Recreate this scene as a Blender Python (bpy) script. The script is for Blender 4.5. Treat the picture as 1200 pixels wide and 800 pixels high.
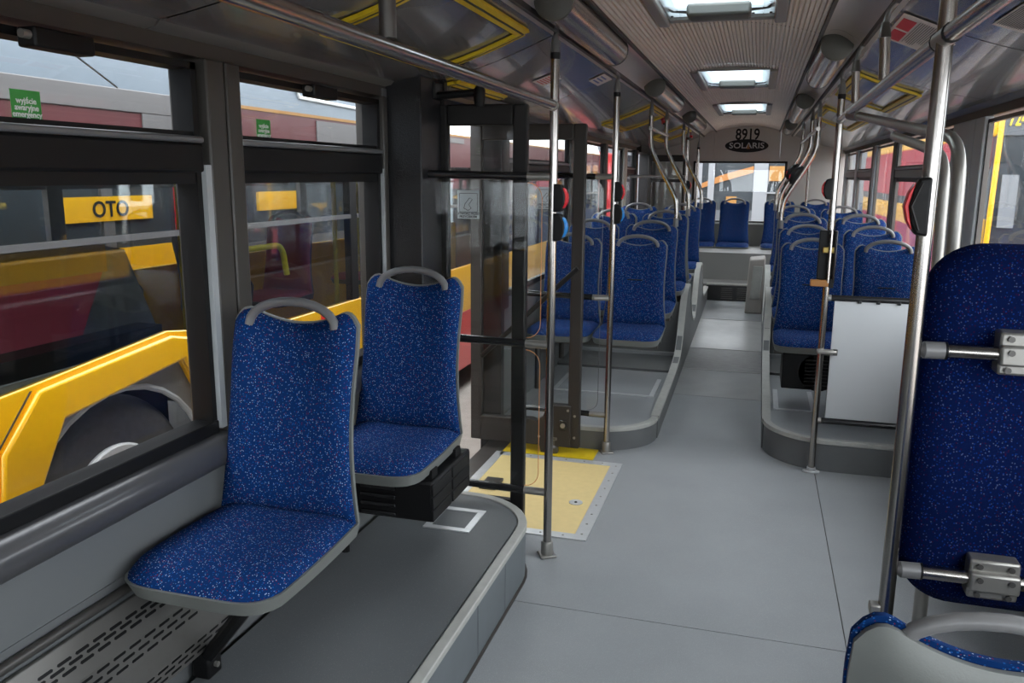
import bpy, math, random
from mathutils import Vector, Matrix
random.seed(4)
PI = math.pi
for o in list(bpy.data.objects): bpy.data.objects.remove(o)
S = bpy.context.scene
COL = S.collection

# ---------------------------------------------------------------- camera
pit, yaw, rol = (math.radians(a) for a in (11.3666, 16.2994, .43166))
fw = Vector((-math.sin(yaw)*math.cos(pit), math.cos(yaw)*math.cos(pit), -math.sin(pit)))
rt = Vector((math.cos(yaw), math.sin(yaw), 0)); up = rt.cross(fw)
r2 = rt*math.cos(rol)+up*math.sin(rol); u2 = up*math.cos(rol)-rt*math.sin(rol)
cam = bpy.data.objects.new('camera', bpy.data.cameras.new('camera')); COL.objects.link(cam)
cam.matrix_world = Matrix(((r2.x, u2.x, -fw.x, 0), (r2.y, u2.y, -fw.y, 0), (r2.z, u2.z, -fw.z, 1.6), (0, 0, 0, 1)))
cam.data.sensor_width = 36; cam.data.lens = 970.88*36/1200; cam.data.clip_start = .05; cam.data.clip_end = 300
S.camera = cam
# ---------------------------------------------------------------- sky, exposure
W = bpy.data.worlds.new('overcast'); S.world = W; W.use_nodes = True
wn = W.node_tree.nodes; wl = W.node_tree.links; wn.clear()
wo = wn.new('ShaderNodeOutputWorld'); bg = wn.new('ShaderNodeBackground'); wl.new(bg.outputs[0], wo.inputs[0])
tc = wn.new('ShaderNodeTexCoord'); sx = wn.new('ShaderNodeSeparateXYZ'); cr = wn.new('ShaderNodeValToRGB')
wl.new(tc.outputs['Generated'], sx.inputs[0]); wl.new(sx.outputs['Z'], cr.inputs[0]); wl.new(cr.outputs[0], bg.inputs[0])
cr.color_ramp.elements[0].position = 0; cr.color_ramp.elements[0].color = (.86, .89, .93, 1)
cr.color_ramp.elements[1].position = .8; cr.color_ramp.elements[1].color = (.95, .97, 1, 1)
bg.inputs[1].default_value = 3.2
S.view_settings.view_transform = 'Standard'; S.view_settings.look = 'None'; S.view_settings.gamma = 1
S.view_settings.use_curve_mapping = False
S.view_settings.exposure = 1.35
try:
    S.cycles.use_denoising = True
    S.cycles.max_bounces = 12; S.cycles.diffuse_bounces = 6; S.cycles.transparent_max_bounces = 24; S.cycles.glossy_bounces = 5
    S.cycles.caustics_reflective = False; S.cycles.caustics_refractive = False
except Exception: pass

# ---------------------------------------------------------------- materials
def mat(name, col, rough=.5, metal=0., bump=0., bscale=60, var=0., vscale=5, coat=0., spec=.5, emit=0., stretch=None, bmp_dist=.002):
    m = bpy.data.materials.new(name); m.use_nodes = True; nt = m.node_tree; n = nt.nodes; l = nt.links
    b = n['Principled BSDF']; b.inputs['Base Color'].default_value = (*col, 1); b.inputs['Roughness'].default_value = rough
    b.inputs['Metallic'].default_value = metal; b.inputs['Coat Weight'].default_value = coat; b.inputs['Specular IOR Level'].default_value = spec
    if emit: b.inputs['Emission Color'].default_value = (*col, 1); b.inputs['Emission Strength'].default_value = emit
    t = n.new('ShaderNodeTexCoord'); mp = n.new('ShaderNodeMapping'); l.new(t.outputs['Object'], mp.inputs[0])
    if stretch: mp.inputs['Scale'].default_value = stretch
    ns = n.new('ShaderNodeTexNoise'); l.new(mp.outputs[0], ns.inputs[0]); ns.inputs['Scale'].default_value = vscale; ns.inputs['Detail'].default_value = 5
    mx = n.new('ShaderNodeMix'); mx.data_type = 'RGBA'; l.new(ns.outputs[0], mx.inputs[0])
    v = var if var else .06
    mx.inputs[6].default_value = (*[c*(1-v) for c in col], 1); mx.inputs[7].default_value = (*[min(1, c*(1+v)) for c in col], 1)
    l.new(mx.outputs[2], b.inputs['Base Color'])
    if bump:
        n2 = n.new('ShaderNodeTexNoise'); l.new(mp.outputs[0], n2.inputs[0]); n2.inputs['Scale'].default_value = bscale; n2.inputs['Detail'].default_value = 3
        bp = n.new('ShaderNodeBump'); bp.inputs['Strength'].default_value = bump; bp.inputs['Distance'].default_value = bmp_dist
        l.new(n2.outputs[0], bp.inputs['Height']); l.new(bp.outputs[0], b.inputs['Normal'])
    return m
def speck_mat(name, base, specks, scale, size, rough, density=.5, var=.1, spec=.3, sheen=0.):
    m = mat(name, base, rough, var=var, vscale=3, spec=spec); nt = m.node_tree; n = nt.nodes; l = nt.links; b = n['Principled BSDF']
    src = b.inputs['Base Color'].links[0].from_socket
    t = n.new('ShaderNodeTexCoord')
    cur = src
    for k, (c, dens, sc) in enumerate(specks):
        vo = n.new('ShaderNodeTexVoronoi'); vo.inputs['Scale'].default_value = scale*sc; l.new(t.outputs['Object'], vo.inputs[0])
        lt = n.new('ShaderNodeMath'); lt.operation = 'LESS_THAN'; l.new(vo.outputs['Distance'], lt.inputs[0]); lt.inputs[1].default_value = size
        sp = n.new('ShaderNodeSeparateColor'); l.new(vo.outputs['Color'], sp.inputs[0])
        l2 = n.new('ShaderNodeMath'); l2.operation = 'LESS_THAN'; l.new(sp.outputs[0], l2.inputs[0]); l2.inputs[1].default_value = dens
        mu = n.new('ShaderNodeMath'); mu.operation = 'MULTIPLY'; l.new(lt.outputs[0], mu.inputs[0]); l.new(l2.outputs[0], mu.inputs[1])
        mx = n.new('ShaderNodeMix'); mx.data_type = 'RGBA'; l.new(mu.outputs[0], mx.inputs[0]); l.new(cur, mx.inputs[6]); mx.inputs[7].default_value = (*c, 1)
        cur = mx.outputs[2]
    l.new(cur, b.inputs['Base Color'])
    if sheen: b.inputs['Sheen Weight'].default_value = sheen; b.inputs['Sheen Tint'].default_value = (.4, .5, 1, 1)
    return m
def glass_mat(name, tint=(1, 1, 1), refl=1., rough=0.):
    m = bpy.data.materials.new(name); m.use_nodes = True; nt = m.node_tree; n = nt.nodes; l = nt.links; n.clear()
    o = n.new('ShaderNodeOutputMaterial'); tr = n.new('ShaderNodeBsdfTransparent'); tr.inputs[0].default_value = (*tint, 1)
    gl = n.new('ShaderNodeBsdfGlossy'); gl.inputs['Roughness'].default_value = rough; gl.inputs[0].default_value = (1, 1, 1, 1)
    fr = n.new('ShaderNodeFresnel'); ge = n.new('ShaderNodeNewGeometry'); mr = n.new('ShaderNodeMapRange')
    l.new(ge.outputs['Backfacing'], mr.inputs[0]); mr.inputs[3].default_value = 1.45; mr.inputs[4].default_value = 1/1.45; l.new(mr.outputs[0], fr.inputs[0])
    mu = n.new('ShaderNodeMath'); mu.operation = 'MULTIPLY'; l.new(fr.outputs[0], mu.inputs[0]); mu.inputs[1].default_value = refl
    mx = n.new('ShaderNodeMixShader'); l.new(mu.outputs[0], mx.inputs[0]); l.new(tr.outputs[0], mx.inputs[1]); l.new(gl.outputs[0], mx.inputs[2]); l.new(mx.outputs[0], o.inputs[0])
    return m
def film_mat(name, col, t):
    m = bpy.data.materials.new(name); m.use_nodes = True; nt = m.node_tree; n = nt.nodes; l = nt.links; n.clear()
    o = n.new('ShaderNodeOutputMaterial'); df = n.new('ShaderNodeBsdfDiffuse'); df.inputs[0].default_value = (*col, 1)
    tl = n.new('ShaderNodeBsdfTranslucent'); tl.inputs[0].default_value = (*col, 1); mx = n.new('ShaderNodeMixShader'); mx.inputs[0].default_value = t
    l.new(df.outputs[0], mx.inputs[1]); l.new(tl.outputs[0], mx.inputs[2]); l.new(mx.outputs[0], o.inputs[0]); return m
def dome_mat():
    m = bpy.data.materials.new('milky_acrylic'); m.use_nodes = True; nt = m.node_tree; n = nt.nodes; l = nt.links; n.clear()
    o = n.new('ShaderNodeOutputMaterial'); tr = n.new('ShaderNodeBsdfTransparent'); tr.inputs[0].default_value = (.9, .95, .97, 1)
    tl = n.new('ShaderNodeBsdfTranslucent'); tl.inputs[0].default_value = (.9, .95, .95, 1)
    mx = n.new('ShaderNodeMixShader'); mx.inputs[0].default_value = .35
    l.new(tr.outputs[0], mx.inputs[1]); l.new(tl.outputs[0], mx.inputs[2]); l.new(mx.outputs[0], o.inputs[0]); return m
M = dict(
    fabric=speck_mat('blue_speckled_fabric', (.003, .026, .115), [((.28, .35, .50), .48, 1.), ((.20, .012, .03), .26, 1.13), ((.01, .08, .28), .8, .8)], 185, .26, .9, spec=.08, sheen=0),
    fabric_shade=speck_mat('shaded_speckled_fabric', (.0012, .006, .042), [((.05, .07, .16), .5, 1.), ((.035, .004, .02), .25, 1.13), ((.003, .02, .13), .8, .8)], 165, .25, .92, spec=.06),  # seat fabric darkened in colour for the shade on the wheelchair pad
    shell=mat('grey_seat_plastic', (.155, .162, .152), .42, bump=.15, bscale=300),
    handle=mat('grey_handle_plastic', (.15, .148, .148), .33),
    chrome=mat('brushed_steel', (.36, .34, .32), .22, 1., stretch=(1, 1, .05), vscale=60, var=.08),
    steeldk=mat('dark_cast_metal', (.10, .095, .09), .4, .6),
    cast=mat('cast_grey_metal', (.30, .29, .27), .4, .7),
    floor=speck_mat('grey_vinyl_floor', (.285, .297, .307), [((.45, .47, .48), .5, 1.), ((.25, .26, .27), .4, 1.3)], 420, .25, .42, var=.13),
    podium=speck_mat('dark_grey_vinyl', (.115, .123, .128), [((.26, .27, .28), .25, 1.), ((.07, .07, .075), .4, 1.3)], 300, .2, .5, var=.12),
    riser=mat('blue_grey_vinyl_riser', (.125, .14, .152), .5, var=.15, vscale=8),
    riser2=mat('worn_grey_riser', (.125, .13, .132), .5, var=.2, vscale=5),
    lip=mat('pale_edge_trim', (.40, .40, .375), .45, var=.18, vscale=20),
    rough=mat('scuffed_ramp_floor', (.22, .22, .215), .4, var=.45, vscale=14, stretch=(1, 3.5, 1), bump=.6, bscale=45), wornd=mat('trodden_floor', (.27, .275, .275), .4, var=.2, vscale=7), worn=mat('worn_ramp_floor', (.43, .43, .425), .34, var=.3, vscale=6, bump=.3, bscale=25),
    wall=mat('grey_wall_laminate', (.125, .132, .135), .38, bump=.1, bscale=400),
    pillar=mat('taupe_pillar_paint', (.045, .041, .036), .45, bump=.25, bscale=350),
    reveal=mat('pale_textured_reveal', (.36, .38, .39), .5, bump=.3, bscale=500),
    silver=mat('silver_rail', (.20, .205, .21), .32, .5), film=film_mat('white_film', (.80, .84, .86), .55), hgrey=mat('hatch_surround_grey', (.22, .21, .20), .45), crank=mat('crank_box_grey', (.06, .062, .056), .45), cornice=mat('cornice_grey', (.13, .122, .11), .45), leaf_lit=mat('door_leaf_lit_black', (.032, .028, .025), .45, spec=.3), pillar_lit=mat('lit_blue_grey_pillar', (.50, .53, .55), .5, bump=.2, bscale=400), frameb=mat('brown_grey_window_frame', (.085, .073, .064), .4), sillm=mat('dark_sill_rail', (.085, .085, .09), .28, .35, spec=.6), convec=mat('heater_cover_metal', (.17, .165, .155), .4, .5),
    cove=mat('glossy_grey_cove', (.24, .24, .24), .2, .4, coat=.35, bump=.05, bscale=3, bmp_dist=.01),
    cove2=mat('grey_channel_laminate', (.46, .42, .39), .3, .4),
    rib=mat('ribbed_ceiling_plastic', (.74, .66, .59), .38, .15, var=.1, vscale=2),
    joint=mat('dark_joint', (.045, .04, .037), .6),
    lamp=mat('satin_lamp_tube', (.26, .245, .23), .2, .75),
    cap=mat('lamp_cap_grey', (.075, .075, .065), .5),
    black=mat('black_rubber', (.005, .005, .0055), .5, spec=.25),
    blackp=mat('black_paint', (.009, .009, .0105), .3, bump=.5, bscale=260, spec=.35, bmp_dist=.003),
    blackg=mat('black_gloss', (.014, .014, .015), .18),
    doorf=mat('door_frame_black', (.014, .013, .0125), .4, spec=.2),
    white=mat('white_plastic', (.75, .77, .76), .45),
    panelw=mat('pale_grey_panel', (.40, .41, .42), .5, var=.05),
    yellowf=mat('yellow_hatch_vinyl', (.72, .56, .25), .6, var=.08, vscale=30),
    alu=mat('aluminium_strip', (.60, .61, .62), .38, .4, var=.1, vscale=30),
    yellow=mat('bus_yellow_paint', (.80, .41, .003), .28, coat=.4, var=.03),
    yellowd=mat('yellow_trim', (.70, .50, .01), .4),
    red=mat('bus_red_paint', (.62, .018, .018), .3, coat=.4),
    maroonb=mat('crimson_paint', (.30, .02, .035), .4), maroon=mat('bus_maroon_paint', (.075, .016, .018), .4, var=.15),
    fairing=mat('slate_roof_fairing', (.13, .16, .19), .35, var=.06),
    frameg=mat('bus_grey_frame', (.10, .095, .095), .45),
    interior=mat('bus_dark_interior', (.05, .052, .055), .6),
    archg=mat('grey_wheel_arch', (.19, .18, .17), .6),
    archl=mat('grey_arch_lip', (.42, .43, .43), .5),
    tyre=mat('tyre_rubber', (.07, .066, .064), .7, var=.3, vscale=30),
    hub=mat('white_hub', (.75, .75, .75), .35),
    asphalt=mat('asphalt', (.30, .27, .245), .85, bump=.5, bscale=90, var=.25, vscale=9),
    green=mat('green_sticker', (.05, .30, .06), .5),
    redb=mat('red_button', (.65, .012, .02), .3), blueb=mat('blue_button', (.01, .22, .62), .3),
    orange=mat('orange_wood', (.26, .11, .025), .4), brass=mat('brass', (.45, .33, .1), .35, .8),
    paper=mat('notice_paper', (.62, .58, .57), .6), redp=mat('red_print', (.5, .03, .05), .6), bluep=mat('blue_print', (.1, .14, .35), .6), inkp=mat('dark_print', (.04, .04, .05), .6),
    beige=mat('beige_console', (.36, .33, .30), .5, var=.1), rear=mat('rear_grey_laminate', (.17, .168, .16), .5), rear_lit=mat('lit_rear_laminate', (.40, .385, .365), .5),
    redseat=mat('red_seat_fabric', (.28, .02, .04), .8), dseat=mat('dark_shell', (.06, .06, .065), .5),
    facade=mat('pale_facade', (.17, .185, .20), .6), facade2=mat('grey_facade', (.075, .085, .095), .6), dglass=mat('dark_facade_glass', (.035, .042, .048), .2, spec=.3),
    glass=glass_mat('window_glass', (.96, .975, .98), .8), glassdk=glass_mat('tinted_bus_glass', (.74, .78, .79), 1.), pglass=glass_mat('clear_partition_glass', (.98, .988, .985), .6), dome=dome_mat(),
    edge=mat('orange_edge_reflection', (.75, .33, .12), .3), hseat=mat('yellow_handle', (.60, .43, .02), .4), orangep=mat('orange_panel', (.24, .115, .02), .5),
)

# ---------------------------------------------------------------- mesh helpers
class MB:
    def __init__(s): s.v = []; s.f = []; s.m = None
    def add(s, vs, fs):
        k = len(s.v); s.v += [tuple(v) for v in vs]; s.f += [tuple(i+k for i in f) for f in fs]; return s
    def box(s, x0, x1, y0, y1, z0, z1, T=None):
        vs = [Vector((x, y, z)) for z in (z0, z1) for x, y in ((x0, y0), (x1, y0), (x1, y1), (x0, y1))]
        if T is not None: vs = [T @ v for v in vs]
        return s.add(vs, [(3, 2, 1, 0), (4, 5, 6, 7), (0, 1, 5, 4), (1, 2, 6, 5), (2, 3, 7, 6), (3, 0, 4, 7)])
    def tube(s, pts, r, n=10, cap=True):
        P = [Vector(p) for p in pts]; R = r if isinstance(r, (list, tuple)) else [r]*len(P)
        rings = []; prev = None
        for i, p in enumerate(P):
            d = (P[min(i+1, len(P)-1)]-P[max(i-1, 0)]).normalized()
            if prev is None:
                a = Vector((0, 0, 1)) if abs(d.z) < .9 else Vector((1, 0, 0)); u = d.cross(a).normalized()
            else: u = (prev-d*prev.dot(d)).normalized()
            prev = u; w = d.cross(u)
            rings.append([p+(u*math.cos(2*PI*k/n)+w*math.sin(2*PI*k/n))*R[i] for k in range(n)])
        vs = [v for rg in rings for v in rg]; fs = []
        for i in range(len(P)-1):
            for k in range(n): fs.append((i*n+k, i*n+(k+1) % n, (i+1)*n+(k+1) % n, (i+1)*n+k))
        if cap: fs.append(tuple(range(n-1, -1, -1))); fs.append(tuple((len(P)-1)*n+k for k in range(n)))
        return s.add(vs, fs)
    def prism(s, poly, axis, a, b):
        def mk(p, t):
            if axis == 'x': return (t, p[0], p[1])
            if axis == 'y': return (p[0], t, p[1])
            return (p[0], p[1], t)
        n = len(poly); vs = [mk(p, a) for p in poly]+[mk(p, b) for p in poly]
        return s.add(vs, [tuple(range(n-1, -1, -1)), tuple(range(n, 2*n))]+[(i, (i+1) % n, n+(i+1) % n, n+i) for i in range(n)])
    def grid(s, fn, nu, nv):
        vs = [fn(i/nu, j/nv) for j in range(nv+1) for i in range(nu+1)]
        return s.add(vs, [(j*(nu+1)+i, j*(nu+1)+i+1, (j+1)*(nu+1)+i+1, (j+1)*(nu+1)+i) for j in range(nv) for i in range(nu)])
    def lathe(s, prof, n=24, axis='z', c=(0, 0, 0)):
        vs = []; fs = []
        for (r, h) in prof:
            for k in range(n):
                a = 2*PI*k/n; p = (r*math.cos(a), r*math.sin(a), h)
                if axis == 'x': p = (h, p[0], p[1])
                if axis == 'y': p = (p[0], h, p[1])
                vs.append((p[0]+c[0], p[1]+c[1], p[2]+c[2]))
        for i in range(len(prof)-1):
            for k in range(n): fs.append((i*n+k, i*n+(k+1) % n, (i+1)*n+(k+1) % n, (i+1)*n+k))
        fs.append(tuple(range(n-1, -1, -1))); fs.append(tuple((len(prof)-1)*n+k for k in range(n)))
        return s.add(vs, fs)
    def build(s, name, m, parent=None, smooth=True, ang=35, bevel=0, loc=None, seg=2):
        me = bpy.data.meshes.new(name); me.from_pydata(s.v, [], s.f); me.validate(); me.materials.append(M[m] if isinstance(m, str) else m)
        import bmesh
        bm = bmesh.new(); bm.from_mesh(me); bmesh.ops.recalc_face_normals(bm, faces=bm.faces); bm.to_mesh(me); bm.free()
        if smooth: me.shade_smooth(); me.set_sharp_from_angle(angle=math.radians(ang))
        o = bpy.data.objects.new(name, me); COL.objects.link(o)
        if parent: o.parent = parent
        if loc: o.location = loc
        if bevel:
            b = o.modifiers.new('bevel', 'BEVEL'); b.width = bevel; b.segments = seg; b.limit_method = 'ANGLE'; b.angle_limit = math.radians(40)
        return o
def box(name, m, x0, x1, y0, y1, z0, z1, parent=None, bevel=0, T=None):
    return MB().box(x0, x1, y0, y1, z0, z1, T).build(name, m, parent, bevel=bevel, smooth=bool(bevel))
def tube(name, m, pts, r, parent=None, n=12): return MB().tube(pts, r, n).build(name, m, parent, ang=50)
def tag(o, label=None, cat=None, group=None, kind=None):
    if label: o['label'] = label
    if cat: o['category'] = cat
    if group: o['group'] = group
    if kind: o['kind'] = kind
    return o
def empty(name, loc, label, cat, group=None, rz=0):
    o = bpy.data.objects.new(name, None); COL.objects.link(o); o.location = loc; o.rotation_euler.z = rz; o.empty_display_size = .1
    return tag(o, label, cat, group)
def copy_tree(o, parent=None):
    c = o.copy(); COL.objects.link(c); c.parent = parent
    for ch in [x for x in KIDS.get(o.name, [])]: copy_tree(ch, c)
    return c
KIDS = {}
def index_kids(o):
    KIDS[o.name] = list(o.children)
    for c in o.children: index_kids(c)
def struct(o): o['kind'] = 'structure'; return o
def arc(cx, cy, r, a0, a1, n=8): return [(cx+r*math.cos(math.radians(a0+(a1-a0)*i/n)), cy+r*math.sin(math.radians(a0+(a1-a0)*i/n))) for i in range(n+1)]
def smooth_path(pts, n=6):
    P = [Vector(p) for p in pts]; out = []
    for i in range(len(P)-1):
        p0 = P[max(i-1, 0)]; p1 = P[i]; p2 = P[i+1]; p3 = P[min(i+2, len(P)-1)]
        for k in range(n):
            t = k/n; out.append(.5*((2*p1)+(p2-p0)*t+(2*p0-5*p1+4*p2-p3)*t*t+(3*p1-p0-3*p2+p3)*t**3))
    return out+[P[-1]]
def text(name, body, m, size, loc, rot, parent=None, extrude=.001, offset=0., align='CENTER', sx=1.):
    c = bpy.data.curves.new(name, 'FONT'); c.body = body; c.size = size; c.extrude = extrude; c.offset = offset; c.align_x = align; c.align_y = 'CENTER'
    c.materials.append(M[m]); c.resolution_u = 3; t_ = bpy.data.objects.new('tmp', c); COL.objects.link(t_)
    me = bpy.data.meshes.new_from_object(t_); bpy.data.objects.remove(t_); o = bpy.data.objects.new(name, me); COL.objects.link(o); o.location = loc; o.rotation_euler = rot
    o.scale = (sx, 1, 1)
    if parent: o.parent = parent
    return o

CX = -.2; WL = -1.45; WR = 1.05; Y0 = -2.6; Y1 = 12.0
# ================================================================ FLOOR
fl = struct(box('floor', 'joint', -1.5, WR+.02, Y0, 5.1, -.06, -.003))
# vinyl sheets, seams left as narrow gaps
def sheet(x0, x1, y0, y1): return box('floor_sheet', 'floor', x0, x1, y0, y1, -.004, 0, fl)
sheet(-.83, .387, Y0, 2.805); sheet(.391, WR, Y0, 2.79)
sheet(-.83, .387, 2.809, 5.1); sheet(.391, WR, 2.794, 5.1)
sheet(-1.36, -.83, 2.6, 5.1)
rz = lambda y: .034*(y-5.1)
def ramp(m, y0, y1, nm='floor_sheet', x0=-.53, x1=.11):
    return MB().add([(x0, y0, rz(y0)), (x1, y0, rz(y0)), (x1, y1-.004, rz(y1)), (x0, y1-.004, rz(y1)), (x0, y0, rz(y0)-.03), (x1, y0, rz(y0)-.03), (x1, y1-.004, rz(y1)-.03), (x0, y1-.004, rz(y1)-.03)],
        [(0, 1, 2, 3), (7, 6, 5, 4), (0, 4, 5, 1), (1, 5, 6, 2), (2, 6, 7, 3), (3, 7, 4, 0)]).build(nm, m, fl, smooth=False)
for a, b, m in ((5.1, 6.0, 'floor'), (6.0, 6.75, 'wornd'), (6.75, 7.5, 'rough'), (7.5, 8.85, 'worn'), (8.85, 10.1, 'floor')): ramp(m, a, b)
for y in (6.75, 7.5, 8.85): MB().box(-.52, .10, y-.006, y+.006, rz(y)-.01, rz(y)+.003).build('joint_bead', 'worn', fl, smooth=False)
struct(box('ground_slab', 'asphalt', -30, 30, -15, 60, -.46, -.36)).name = 'ground'
# door threshold hatch of yellow vinyl with aluminium border
h = empty('floor_hatch', (-1.0, 3.95, 0), 'pale yellow vinyl floor hatch with riveted aluminium border inside the open door', 'hatch')
HX0, HX1, HY0, HY1 = -1.36, -.645, 3.40, 4.45
def loc_(o, p): o.location = [-q for q in p]; return o
def hatch_box(nm, m, *a, bevel=0): o = box(nm, m, *a, parent=h, bevel=bevel); o.location = (1.0, -3.95, 0); return o
hatch_box('hatch_plate', 'yellowf', HX0+.02, HX1-.055, HY0+.05, HY1-.055, .001, .004)
hatch_box('border_strip', 'alu', HX1-.06, HX1, HY0, HY1, .001, .006); hatch_box('border_strip', 'alu', HX0, HX1-.06, HY0, HY0+.055, .001, .006)
hatch_box('border_strip', 'alu', HX0, HX1-.06, HY1-.055, HY1, .001, .006)
hatch_box('border_strip', 'alu', HX0-.03, HX0+.02, HY0, HY1, .001, .006)
mb = MB()
for i in range(9): mb.lathe([(.006, .006), (.004, .0085)], 8, c=(HX1-.03, HY0+.06+i*.117, 0))
for i in range(6): mb.lathe([(.006, .006), (.004, .0085)], 8, c=(HX0+.08+i*.105, HY0+.027, 0)); mb.lathe([(.006, .006), (.004, .0085)], 8, c=(HX0+.08+i*.105, HY1-.027, 0))
r = mb.build('rivets', 'cast', h); r.location = (1.0, -3.95, 0); r['kind'] = 'stuff'
r = MB().lathe([(.034, .004), (.034, .007), (.024, .0075), (.008, .006)], 20, c=(-.78, 3.82, 0)).build('hatch_lock', 'alu', h); r.location = (1.0, -3.95, 0)
r = MB().lathe([(.008, .0062), (.007, .009)], 10, c=(-.78, 3.82, 0)).build('key_hole', 'black', h); r.location = (1.0, -3.95, 0)
yl = tag(box('threshold_strip', 'yellowd', -1.36, -.82, 4.47, 4.66, .001, .003), 'bright yellow threshold strip on the floor under the far door leaf', 'floor strip')
tag(box('door_stop', 'steeldk', -1.30, -1.21, 3.85, 4.0, .005, .02, bevel=.004), 'small grey metal door stop lying on the yellow floor hatch', 'door stop')

# ================================================================ NEAR LEFT PODIUM
def outline_l(): return [(-.815, Y0), (-.815, 2.95)]+arc(-1.135, 2.95, .32, 0, 90, 10)[1:]+[(-1.42, 3.27)]
ol = outline_l()
pod = struct(MB().prism(ol+[(-1.42, Y0)], 'z', .0, .217).build('platform_near_left', 'riser', ang=50)); pod.name = 'platform_left'
def inset(pts, d):
    out = []
    for i, p in enumerate(pts):
        a = Vector(pts[max(i-1, 0)]); b = Vector(pts[min(i+1, len(pts)-1)]); t = (b-a).normalized(); nrm = Vector((-t.y, t.x)); out.append((p[0]+nrm.x*d, p[1]+nrm.y*d))
    return out
def strip(pts, d0, d1, z0, z1, name, m, parent=None, bevel=.0):
    a = inset(pts, d0); b = inset(pts, d1); n = len(pts)
    zz0 = z0 if callable(z0) else (lambda i: z0); zz1 = z1 if callable(z1) else (lambda i: z1)
    vs = [(a[i][0], a[i][1], zz0(i)) for i in range(n)]+[(a[i][0], a[i][1], zz1(i)) for i in range(n)]+[(b[i][0], b[i][1], zz1(i)) for i in range(n)]+[(b[i][0], b[i][1], zz0(i)) for i in range(n)]
    fs = []
    for k in range(4):
        for i in range(n-1): fs.append((k*n+i, k*n+i+1, ((k+1) % 4)*n+i+1, ((k+1) % 4)*n+i))
    fs += [(0, n, 2*n, 3*n), (n-1, 4*n-1, 3*n-1, 2*n-1)]
    return MB().add(vs, fs).build(name, m, parent, ang=40, bevel=bevel)
strip(ol, -.008, .03, .200, .224, 'edge_trim', 'lip', pod, .004)
MB().prism(inset(ol, .036)+[(-1.42, Y0)], 'z', .21, .221).build('vinyl_top', 'podium', pod, ang=50)
for a, b in ((Y0, 1.6), (1.604, 2.395), (2.40, 2.71)): box('kick_panel', 'riser', -.816, -.8125, a, b, .003, .197, pod)
arcp = [(-.815, 2.715), (-.815, 2.95)]+arc(-1.135, 2.95, .32, 0, 90, 10)[1:]
strip(arcp, -.0025, .004, .003, .197, 'kick_panel', 'riser', pod)
strip([(-.815, Y0), (-.815, 2.6), (-.815, 2.95)]+arc(-1.135, 2.95, .32, 0, 90, 10)[1:], -.012, .004, .0, .006, 'base_bead', 'joint', pod)
# square podium hatch frame
sq = empty('podium_hatch', (-1.1, 2.95, .222), 'small square aluminium-framed hatch in the dark podium floor', 'hatch')
def rel(o, p): o.location = tuple(-q for q in p); return o
q = (-1.1, 2.95, .222)
X0, X1, A0, A1 = -1.205, -1.01, 2.87, 3.09
for a in ((X0, X1, A0, A0+.028), (X0, X1, A1-.028, A1), (X0, X0+.028, A0+.028, A1-.028), (X1-.028, X1, A0+.028, A1-.028)):
    rel(box('frame_strip', 'alu', *a, .221, .226, sq, .001), q)
rel(box('hatch_plate', 'podium', X0+.028, X1-.028, A0+.028, A1-.028, .2215, .2235, sq), q)

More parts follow.
